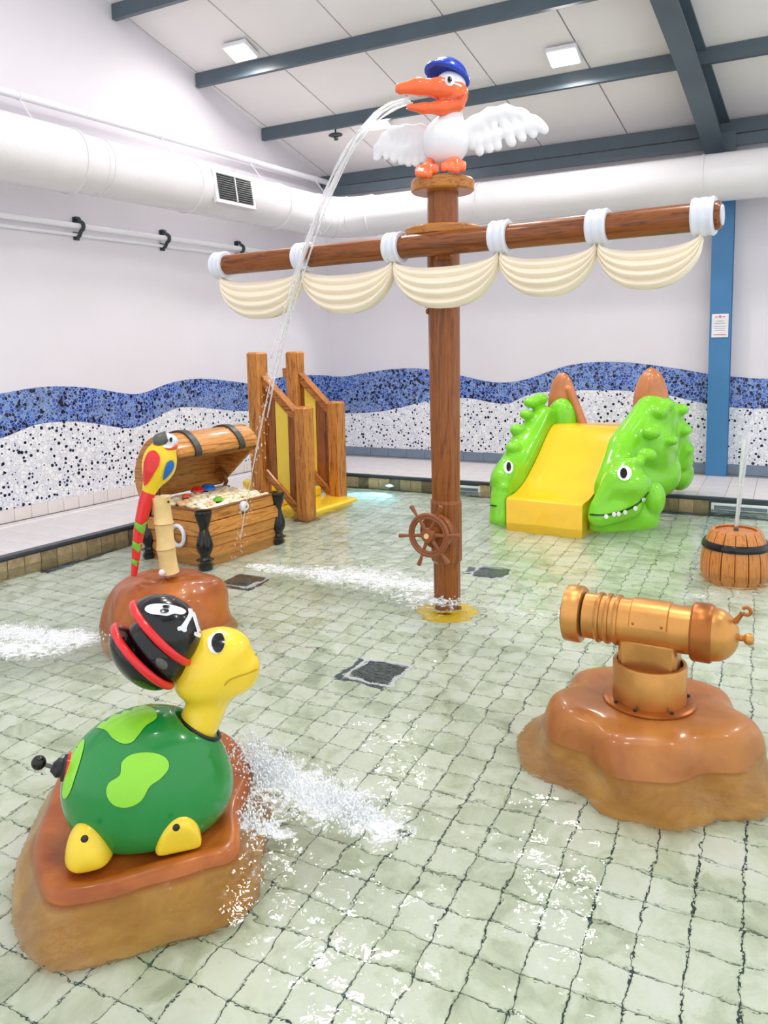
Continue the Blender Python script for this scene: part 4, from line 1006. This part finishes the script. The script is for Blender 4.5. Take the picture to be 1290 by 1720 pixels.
def wing(arm, fe, ra, rf, name, bend):
    def vv(p): q = v(p[0], p[1]); q[1] = 0; return q
    A = [vv(p) for p in arm]; fs = [cap(A[i], A[i+1], ra[i], ra[i+1]) for i in range(len(A)-1)]; F_ = []
    g0 = U(.03, *fs); mids = [(vv(a)*.42+vv(b)*.58) for a, b in fe]; fill = U(.03, *[cap(mids[i], mids[i+1], .035, .035) for i in range(len(mids)-1)]); g0 = U(.05, g0, fill)
    for (r0, r1), rr in zip(fe, rf): F_.append(cap(vv(r0), vv(r1), rr*1.0, rr))
    g1 = U(.008, *F_); g = U(.02, g0, g1); k = 1.9
    lo = np.array([min(a[0] for a in A)-.15, -.15, min(vv(p[1])[2] for p in fe)-.12]); hi = np.array([max(a[0] for a in A)+.15, .15, max(a[2] for a in A)+.12])
    def bd(V_): V_ = V_.copy(); V_[:, 1] += .03+bend*np.abs(V_[:, 0]-BC[0]); return V_
    return sdf_obj(name, flat(g, k), lo, hi, .0085, M['pwhite'], t, bd)
wing([(772, 222), (800, 203), (825, 187), (852, 180), (878, 184), (900, 195), (918, 208)],
     [((900, 192), (919, 209)), ((880, 190), (899, 217)), ((862, 188), (880, 224)), ((845, 192), (861, 232)), ((828, 198), (837, 240)), ((814, 206), (823, 245)), ((800, 213), (806, 250)), ((788, 220), (794, 240))],
     [.065, .055, .05, .048, .042, .036, .028], [.03, .032, .034, .038, .036, .034, .036, .04], 'wing', .16)
wing([(728, 226), (705, 214), (680, 212), (658, 213), (643, 224), (632, 242), (628, 258)],
     [((645, 222), (633, 257)), ((655, 218), (647, 257)), ((666, 217), (660, 262)), ((678, 218), (673, 266)), ((690, 220), (686, 269)), ((701, 222), (699, 270)), ((712, 225), (711, 264))],
     [.05, .04, .034, .032, .028, .024, .02], [.024, .026, .028, .028, .03, .03, .03], 'wing', .2)
for nm, toes, top in (('foot', ((703, 284, 297), (711, 281, 298), (721, 280, 299), (732, 280, 291)), (718, 280)), ('foot', ((746, 276, 288), (757, 272, 289), (767, 270, 291), (777, 274, 288)), (762, 272))):
    f = U(.012, *[cap(v(x, y0+3, -.15), v(x, y1-5, -.215), .028, .024) for x, y0, y1 in toes]); f = U(.02, f, ell(v(top[0], top[1]+3, -.11), (.07, .07, .035)), cap(v(top[0]+5, top[1]-10, -.05), v(top[0], top[1], -.1), .03, .035))
    sdf_obj(nm, f, v(top[0], top[1], -.12)-.17, v(top[0], top[1], -.12)+.17, .0075, M['orange'], t)

# water jet from the bill
P0 = t.W(v(689, 170, -.11)); 
t = Thing('water_jet', 'arching clear water jet spouting from the pelican bill down to the pool', 'water jet', tuple(P0), 0)
P1 = np.array([-3.99, 4.93, 0.0]); hor = P1-P0; hor[2] = 0; T_ = sqrt(2*(P0[2]+.02)/9.81*1.0); sl = .06
def jp(k, T0=None):
    tt = k*T_*1.0; vz = .12; p = hor*(k)*1.0; z = vz*tt-.5*9.81*tt*tt; return np.array([p[0], p[1], z])
for j in range(7):
    a = 2*pi*j/7+.3; rr = .016 if j else 0; pts = []; rad = []
    kend = (.96, .70, .76, .66, .80, .72, .62)[j]
    for i in range(61):
        k = kend*i/60; sp = 1+1.6*k; w2 = rr*sp; ph = a+k*5*(1 if j % 2 else -1)
        pts.append(jp(k)+np.array([w2*cos(ph)*.7, w2*cos(ph+1), w2*sin(ph)])); rad.append((.010 if j else .014)*(1+.35*sin(k*40+j*2))*(1-.72*k))
    MB().tube(pts, rad, 8).build('water_strand', M['jet'], t, True)
mb = MB(); rs = random.Random(3); ico = MB().sphere((0, 0, 0), 1, 5, 4)
for _ in range(260):
    k = rs.uniform(.45, 1.0); p = jp(k)+np.array([rs.gauss(0, .022) for _ in range(3)])*(.6+k); r_ = rs.uniform(.0025, .006); mb.add(np.array(ico.v)*np.array([r_, r_, r_*2.2])+p, ico.f)
o = mb.build('loose_drops', M['jet'], t, True); o['kind'] = 'stuff'

# ================================================================== TREASURE CHEST
CR = radians(84.2)-0.0
t = Thing('treasure_chest', 'open wooden treasure chest heaped with pebbles at the pool edge', 'chest', (-4.709, 5.402, 0), CR); v = t.V
CWD, CDP = 1.0, .76
layers = [(-.34, -.12, .0, .0), (-.115, .085, .0, .012), (.09, .20, .02, .03), (.205, .325, .045, .03), (.33, .435, .012, .012)]
for z0, z1, o0, o1 in layers:
    for side in range(4):
        mb = MB(); th = .035
        def P(a, o, z, inn):  # a along the side 0..1
            o2 = -o+inn
            if side == 0: return (o2+a*(CWD-2*o2), o2, z)
            if side == 2: return (o2+a*(CWD-2*o2), CDP-o2, z)
            if side == 1: return (o2, o2+a*(CDP-2*o2), z)
            return (CWD-o2, o2+a*(CDP-2*o2), z)
        b = .008; R_ = []
        for a in (0, 1):
            R_.append(np.array([P(a, o0-.006, z0, 0), P(a, o0, z0+b, 0), P(a, o1, z1-b, 0), P(a, o1-.006, z1, 0), P(a, o1, z1, th), P(a, o0, z0, th)]))
        mb.rings(R_); mb.build('plank', M['chest'] if side in (0, 2) else M['chestend'], t, fix=True)
MB().box((CWD/2, CDP/2, .30), (CWD-.06, CDP-.06, .03)).build('tray', M['chestdark'], t)
mb = MB()
for x, y, sx, sy in ((CWD/2, .012, CWD+.03, .05), (CWD/2, CDP-.012, CWD+.03, .05), (.012, CDP/2, .05, CDP-.08), (CWD-.012, CDP/2, .05, CDP-.08)): MB().box((x, y, .437), (sx, sy, .022), bev=.006).build('rim_board', M['chestdark'], t)
# corner straps, turned like bones
def strap(x, y, nm='corner_strap'):
    pr = [(.06, -.33), (.072, -.2), (.06, -.12), (.085, -.03), (.045, .02), (.07, .08), (.076, .14), (.05, .24), (.042, .28), (.06, .34), (.075, .40), (.077, .45), (.02, .455)]
    pr = [(.02, -.335)]+[(max(.004, a), b) for a, b in spline(pr, 3)]
    MB().lathe(pr, c=(x, y, 0), n=18).build(nm, M['chestblack'], t, 'auto')
strap(-.005, -.005); strap(CWD+.01, -.005); strap(-.005, CDP); strap(CWD+.01, CDP)
p = v(304, 905); p[0] = -.075; c = np.array([-.05, .30, .19])
MB().tube([c+np.array([0, .085*cos(a), .095*sin(a)]) for a in np.linspace(0, 2*pi, 30, endpoint=False)], .02, 12, closed=True).build('ring_handle', M['ring'], t, True)
MB().lathe([(.004, -.045), (.04, -.042), (.05, -.03), (.05, .0), (.004, .02)], c=(.50, -.015, .40), n=24, axis='y').build('lock_disc', M['ring'], t, 'auto')
MB().lathe([(.004, -.052), (.012, -.05), (.012, -.04), (.004, -.04)], c=(.50, -.015, .40), n=12, axis='y').build('lock_stud', M['bgrey'], t, 'auto')
# lid: slats over an arch, two end panels, edge board, straps
LP = spline([(.27, .915), (.255, .96), (.31, 1.05), (.43, 1.125), (.58, 1.11), (.73, 1.02), (.85, .85), (.885, .68), (.85, .54), (.80, .47)], 4)
def lidp(i0, i1, x0, x1, o0, o1, name, mat, parent=None):
    seg = LP[i0:i1+1]; cen = np.array([.55, .72]); A = []; B = []
    for i, p in enumerate(seg):
        j = i0+i; tt = LP[min(j+1, len(LP)-1)]-LP[max(j-1, 0)]; n = np.array([tt[1], -tt[0]]); n /= np.linalg.norm(n)
        if n@(p-cen) < 0: n = -n
        A.append(p+n*o0); B.append(p+n*o1)
    poly = [tuple(q) for q in A]+[tuple(q) for q in B[::-1]]
    return MB().prism(poly, lambda q: (x0, q[0], q[1]), lambda q: (x1, q[0], q[1])).build(name, mat, parent or t, 'auto', fix=True)
n = len(LP)-1; st_ = [0, 6, 11, 16, 21, 26, 31, n]
for a, b in zip(st_[:-1], st_[1:]): lidp(a, b, -.02, CWD+.03, -.028, 0 if a % 2 else .004, 'lid_slat', M['chest'])
for x0, x1 in ((-.035, .01), (CWD, CWD+.045)):
    MB().prism([tuple(p) for p in LP], lambda q: (x0, q[0], q[1]), lambda q: (x1, q[0], q[1])).build('lid_end', M['chestend'], t, fix=True)
e0, e1 = LP[0], LP[-1]; dv = (e1-e0)
MB().prism([(-.0, -.02), (.0, .03), (.05, .03), (.05, -.02)], lambda q: (-.035, e0[0]+q[0]-.01, e0[1]+q[1]-.01), lambda q: (CWD+.045, e0[0]+q[0]-.01, e0[1]+q[1]-.01)).build('lid_edge', M['chestdark'], t, fix=True)
for x in (.17, .76): lidp(1, 24, x, x+.075, .003, .022, 'lid_strap', M['strap'])
for x in (.03, CWD-.03):
    MB().tube([(x, .70, .45), (x, .66, .52), (x, .70, .60), (x, .76, .66)], .022, 10).build('hinge_arm', M['chestdark'], t, 'auto')
# pebbles and jewels heaped in the chest
pm = MB().sphere((0, 0, 0), (.045, .038, .028), 12, 8).mesh('pebble', M['pebble'], True)
pms = []
for nm, col, rgb in (('cream', M['pebble'], 0), ('pale', plain('pebble_pale', (244, 236, 214), .3, coat=.4, var=.05), 0), ('peach', plain('pebble_peach', (236, 190, 140), .35, coat=.4, var=.08), 0)):
    pms.append(MB().sphere((0, 0, 0), (.045, .038, .028), 12, 8).mesh('pebble', col, True))
rs = random.Random(5); labs = ['smooth cream pebble in the heap filling the treasure chest', 'very pale pebble in the heap filling the treasure chest', 'peach coloured pebble in the heap filling the treasure chest']
jew = [(.33, .14), (.50, .60), (.62, .58), (.26, .5)]
for i in range(13):
    for j in range(9):
        x = .08+.07*i+(.035 if j % 2 else 0)+rs.uniform(-.012, .012); y = .07+.072*j+rs.uniform(-.012, .012)
        if any(abs(x-a) < .06 and abs(y-b) < .06 for a, b in jew) or x > .93: continue
        k = rs.choices([0, 1, 2], [5, 4, 1.6 if x < .35 else .3])[0]
        z = .428+.03*sin(pi*x)*sin(pi*y/.7)+.04*y+rs.uniform(-.006, .006)
        o = link('pebble', pms[k], None, tuple(t.W((x, y, z))), (rs.uniform(-.3, .3), rs.uniform(-.3, .3), rs.uniform(0, 3)))
        tag(o, labs[k], 'pebble', 'pebbles heaped in the treasure chest: '+['cream', 'pale', 'peach'][k])
for (x, y), nm, mt, lab, r_ in ((jew[0], 'green_jewel', M['pgreen'], 'round green jewel among the cream pebbles in the chest', .05), (jew[1], 'red_jewel', M['pred'], 'red jewel at the back of the pebble heap in the chest', .07), (jew[2], 'blue_jewel', M['pblue'], 'large blue jewel at the back of the pebble heap in the chest', .085), (jew[3], 'orange_jewel', M['porange'], 'small orange jewel on the left of the pebble heap', .045)):
    mb = MB(); mb.lathe([(.002, -r_*.5), (r_, -r_*.15), (r_*.95, r_*.1), (r_*.55, r_*.5), (.002, r_*.55)], n=8)
    o = mb.build('jewel', mt, None); o.location = tuple(t.W((x, y, .465+.04*y+r_*.2))); tag(o, lab, 'jewel', 'jewels in the treasure chest')

# ================================================================== STEPS
t = Thing('play_steps', 'wooden pool steps with four square posts, sloping rails and yellow treads', 'steps', (-5.3, 7.9, 0), radians(-4.9)); 
def wl_(P): return t.L(P)
pn = [('low', (-4.915, 7.42), 1.245), ('tall', (-5.575, 7.46), 1.875), ('low', (-5.06, 8.38), 1.235), ('tall', (-5.70, 8.44), 1.87)]
PL = []
for nm, (x, y), h in pn:
    p = t.L((x, y, 0)); PL.append((p, h)); w_ = .19 if nm == 'tall' else .178
    MB().box((p[0], p[1], (h+ZF)/2), (w_, w_, h-ZF), bev=.022).build('post', M['post'], t)
    if nm == 'low': MB().box((p[0], p[1]-.0, -.30), (w_+.05, w_+.05, .05), bev=.01).build('post_foot', M['bgrey'], t)
for (lo, hl), (ta, hh) in ((PL[0], PL[1]), (PL[2], PL[3])):
    y = (lo[1]+ta[1])/2; xa, xb = ta[0]+.09, lo[0]-.085; za, zb = 1.60, 1.175; dx = xb-xa
    ang = math.atan2(za-zb, dx); Ln = math.hypot(dx, za-zb); Q = roty(ang)
    MB().box(((xa+xb)/2, y, (za+zb)/2-.055), (Ln+.03, .085, .11), rot=Q, bev=.012).build('top_rail', M['railw'], t)
    MB().box(((xa+xb)/2, y-.0, (za+zb)/2+.0), (Ln-.02, .11, .022), rot=Q, bev=.006).build('rail_cap', M['railw'], t)
    MB().box(((xa+xb)/2, y, (za+zb)/2-1.15), (Ln+.03, .085, .10), rot=Q, bev=.012).build('bottom_rail', M['railw'], t)
    zt = lambda x: za+(zb-za)*(x-xa)/dx-.1
    def slat(x0, x1, mt, nm, th=.03, oy=0):
        MB().prism([(x0, zt(x0)-1.02), (x1, zt(x1)-1.02), (x1, zt(x1)+.02), (x0, zt(x0)+.02)], lambda q: (q[0], y-th/2+oy, q[1]), lambda q: (q[0], y+th/2+oy, q[1])).build(nm, mt, t, fix=True)
    if lo is PL[0][0]: slat(xa+.0, xa+.165, M['slat'], 'slat'); slat(xa+.168, xb-.135, M['panel'], 'yellow_slat', .024); slat(xb-.132, xb, M['slat'], 'slat')
    else: slat(xa, xa+.06, M['slat'], 'slat'); slat(xa+.062, xa+.235, M['panel'], 'yellow_slat', .024); slat(xa+.24, xa+.385, M['slat'], 'slat'); slat(xa+.40, xb, M['slat'], 'slat')
p3 = PL[3][0]; MB().box((p3[0]-.1, p3[1]-.05, 1.60), (.08, .10, .12), bev=.01).build('rail_block', M['railw'], t)
ym = (PL[0][0][1]+PL[2][0][1])/2
MB().box((.0, ym+.0, -.02), (1.0, .96, .10), bev=.02).build('tread', M['yellow'], t)
MB().box((-.28, ym, .09), (.56, .78, .12), bev=.02).build('tread', M['yellow'], t)
MB().box((-.5, ym, .22), (.3, .78, .16), bev=.02).build('tread', M['yellow'], t)
MB().box((.0, ym, -.2), (.9, .86, .26)).build('plinth', M['yellow'], t)

# ================================================================== BARREL
t = Thing('fountain_barrel', 'half sunken brown barrel with a black hoop and a thin water spout', 'barrel', (-.34, 6.95, 0)); NS = 16
prof = spline([(-.35, .235), (-.2, .262), (-.05, .272), (.1, .268), (.22, .243), (.31, .205), (.335, .19)], 3)
for k in range(NS):
    a0, a1 = 2*pi*k/NS+.018, 2*pi*(k+1)/NS-.018; mb = MB(); R_ = []
    for z, r in prof:
        aa = np.linspace(a0, a1, 4); R_.append(np.array([(r*cos(a), r*sin(a), z) for a in aa]+[((r-.03)*cos(a), (r-.03)*sin(a), z) for a in aa[::-1]]))
    mb.rings(R_).build('stave', M['barrel'], t, 'auto', fix=True)
MB().lathe([(.01, -.34), (.225, -.34), (.25, -.1), (.245, .1), (.2, .26), (.17, .315), (.01, .318)], n=40).build('barrel_core', M['golddk'], t, 'auto')
MB().lathe([(.005, .30), (.165, .302), (.17, .318), (.005, .325)], n=32).build('barrel_head', M['barrel'], t, 'auto')
MB().lathe([(.24, .19), (.262, .188), (.266, .2), (.258, .232), (.246, .246), (.235, .246)], n=48).build('hoop', M['chestblack'], t, 'auto')
MB().tube([(0, 0, .32), (0, 0, .35)], .02, 12).build('nozzle', M['bgrey'], t, 'auto')
BL = t
t = Thing('fountain_spout', 'thin vertical water spout rising from the top of the barrel', 'water jet', tuple(BL.W((0, 0, .36))), 0)
for j in range(3):
    a = j*2.1; pts = [(.008*cos(a)*(1+2*k)+.05*k, .008*sin(a)*(1+2*k), .80*k*(1-.04*j)) for k in np.linspace(0, 1, 24)]
    MB().tube(pts, [.007*(1+.6*sin(i*1.3+j)**2)*(1+1.2*(i/23)**3) for i in range(24)], 8).build('water_strand', M['jet'], t, True)

# ================================================================== CROCODILE SLIDE
t = Thing('crocodile_slide', 'yellow slide between two grinning green crocodiles with brown topped handles', 'slide', (-2.225, 7.83, 0), radians(-4)); v = t.V
cxs = lambda y: .085*y
CP = spline([(0, .245), (.035, .27), (.22, .295), (.45, .385), (.75, .60), (1.0, .82), (1.15, .925), (1.3, .955), (1.6, .955)], 5)
poly = [(0, -.34)]+[tuple(p) for p in CP]+[(1.6, -.0), (1.4, .1), (1.2, -.34)]
o = MB().prism(poly, lambda q: (-.418+cxs(q[0]), q[0], q[1]), lambda q: (.412+cxs(q[0])-.02*q[0], q[0], q[1])).build('chute', M['slide'], t, 'auto', fix=True)
inR = half((.418, 0, 0), (-1, .082, 0)); inL = half((-.424, 0, 0), (1, -.085, 0))
K = cap
right = U(.06, cap(v(1006, 868, .04), v(1050, 846, .25), .11, .17), ell(v(1052, 815, .34), (.25, .28, .19)), ell(v(1052, 788, .40), (.15, .18, .12)),
    cap((.56, .3, .0), (.85, .5, .1), .2, .22), cap(v(1004, 850, .04), v(1036, 806, .2), .075, .12), cap((.60, .4, .38), (.62, .8, .72), .2, .2), cap((.62, .8, .72), v(1092, 690, 1.12), .2, .17),
    cap((.62, .7, .3), (.8, 1.3, .45), .25, .32), ell(v(1096, 745, 1.2), (.27, .45, .38)), ell(v(1108, 700, 1.3), (.20, .3, .24)), cap(v(1124, 710, 1.45), v(1138, 770, 1.7), .17, .18))
right = U(.02, right, ell(v(1099, 838, .47), (.11, .15, .18)), ell(v(1141, 795, 1.8), (.16, .22, .20)))
bumps = [(1108, 692, .98, .095), (1094, 727, .72, .095), (1086, 764, .52, .10), (1143, 688, 1.35, .09), (1120, 680, 1.1, .08), (1147, 722, 1.4, .10), (1152, 755, 1.6, .09), (1070, 776, .38, .07), (1128, 740, .95, .07)]
right = U(.05, right, *[ell(v(x, y, d), (r_, r_, r_*.75)) for x, y, d, r_ in bumps])
rc = sdf_obj('crocodile_body', I(.02, right, inR), (.3, -.25, -.36), (1.7, 2.3, 1.5), .0165, M['croc'], t)
left = U(.06, cap(v(838, 872, .02), v(842, 835, .12), .10, .12), ell(v(850, 805, .30), (.16, .24, .19)), ell(v(854, 784, .34), (.11, .15, .12)),
    cap((-.50, .15, -.1), (-.55, .6, .1), .17, .22), cap((-.55, .35, .34), (-.54, .8, .66), .19, .19), cap((-.54, .8, .66), (-.44, 1.2, .98), .19, .19), cap((-.56, .7, .3), (-.48, 1.3, .45), .25, .3))
left = U(.05, left, *[ell(v(x, y, d), (r_, r_, r_*.75)) for x, y, d, r_ in ((862, 752, .55, .09), (869, 722, .78, .09), (884, 696, .95, .08), (892, 676, 1.1, .09), (908, 670, 1.2, .09), (838, 846, .05, .06), (846, 818, .1, .06))])
lc = sdf_obj('crocodile_body', I(.02, left, inL), (-1.15, -.25, -.36), (-.1, 1.9, 1.4), .0165, M['croc'], t)
gz = ell(v(944, 705, 1.42), (.19, .13, .26))
sdf_obj('hood_lining', gz, v(944, 705, 1.42)-.4, v(944, 705, 1.42)+.4, .014, M['croc'], t)
zc_ = v(938, 735, 1.5)[2]
f = I(.01, U(.03, ell(v(944, 690, 1.52), (.18, .10, .47)), cap(v(958, 655, 1.45), v(983, 722, 1.4), .05, .05)), half((0, 0, zc_), (0, 0, -1)))
sdf_obj('handle_hood', f, v(944, 680, 1.52)-.5, v(944, 680, 1.52)+.5, .012, M['handle'], t)
f = I(.01, ell(v(1093, 690, 1.3), (.20, .16, .48)), half((0, 0, v(1092, 700, 1.25)[2]), (0, 0, -1)))
sdf_obj('handle_hood', f, v(1093, 680, 1.25)-.5, v(1093, 680, 1.25)+.5, .012, M['handle'], t)
tc = bvh(t, [rc, lc])
def z5(*P): return [(790+x/2.58, 590+y/2.58) for x, y in P]
def ring_(cx, cy, rx_, ry_, n=10): return z5(*[(cx+rx_*cos(a), cy+ry_*sin(a)) for a in np.linspace(0, 2*pi, n, endpoint=False)])
decal(t, tc, ring_(668, 528, 31, 33), M['eyew'], 'eye', off=.004, step=3); decal(t, tc, ring_(664, 529, 15, 22), M['black'], 'pupil', off=.009, step=3)
decal(t, tc, ring_(165, 503, 20, 28), M['eyew'], 'eye', off=.004, step=3); decal(t, tc, ring_(166, 501, 10, 20), M['black'], 'pupil', off=.009, step=3)
decal(t, tc, z5((520, 704), (570, 706), (630, 698), (690, 676), (735, 648), (768, 610), (772, 616), (738, 656), (692, 685), (632, 706), (570, 714), (520, 711)), M['crocspot'], 'mouth_line', off=.004, step=3)
for x, y in ((588, 716), (622, 706), (642, 704), (670, 697), (714, 680), (750, 643)):
    decal(t, tc, ring_(x, y, 9, 10, 8), M['eyew'], 'tooth', off=.010, step=2)
decal(t, tc, z5((86, 664), (112, 668), (112, 673), (86, 670)), M['crocspot'], 'mouth_line', off=.004, step=2)
p = v(1122, 788, 1.35); MB().sphere(p, (.05, .05, .09), 12, 8, rot=roty(.4)).build('claw', M['handle'], t, True)

# ================================================================== SPLASH
rs = random.Random(11)
ico = MB().sphere((0, 0, 0), 1, 5, 4); IV = np.array(ico.v); IF = ico.f
def splash(name, label, srcs):
    mb = MB()
    for (px, py), (qx, qy), n, h, sp in srcs:
        a, b = at(px, py), at(qx, qy)
        for _ in range(n):
            k = rs.random(); p = a+(b-a)*k+np.array([rs.gauss(0, sp), rs.gauss(0, sp), 0]); p[2] = abs(rs.gauss(0, h))*(1-.6*k)+.004
            r_ = rs.uniform(.0018, .0058); mb.add(IV*np.array([r_, r_, r_*rs.uniform(.8, 2)])+p, IF)
    o = mb.build(name, M['foamdrop'], None, True); tag(o, label, 'splash', kind='stuff'); return o
splash('water_splash', 'white splashing water breaking off the turtle rock', [((425, 1285), (620, 1380), 1500, .045, .07), ((415, 1270), (450, 1320), 900, .07, .05), ((395, 1350), (450, 1400), 400, .02, .04), ((560, 1350), (660, 1400), 300, .02, .05)])
splash('water_splash', 'white foam drops on the left where a jet hits the water', [((0, 1065), (140, 1078), 500, .03, .09)])
splash('water_splash', 'white spray drops in the churned water left of the mast', [((450, 955), (715, 990), 500, .02, .1), ((725, 1012), (765, 1012), 120, .02, .04)])
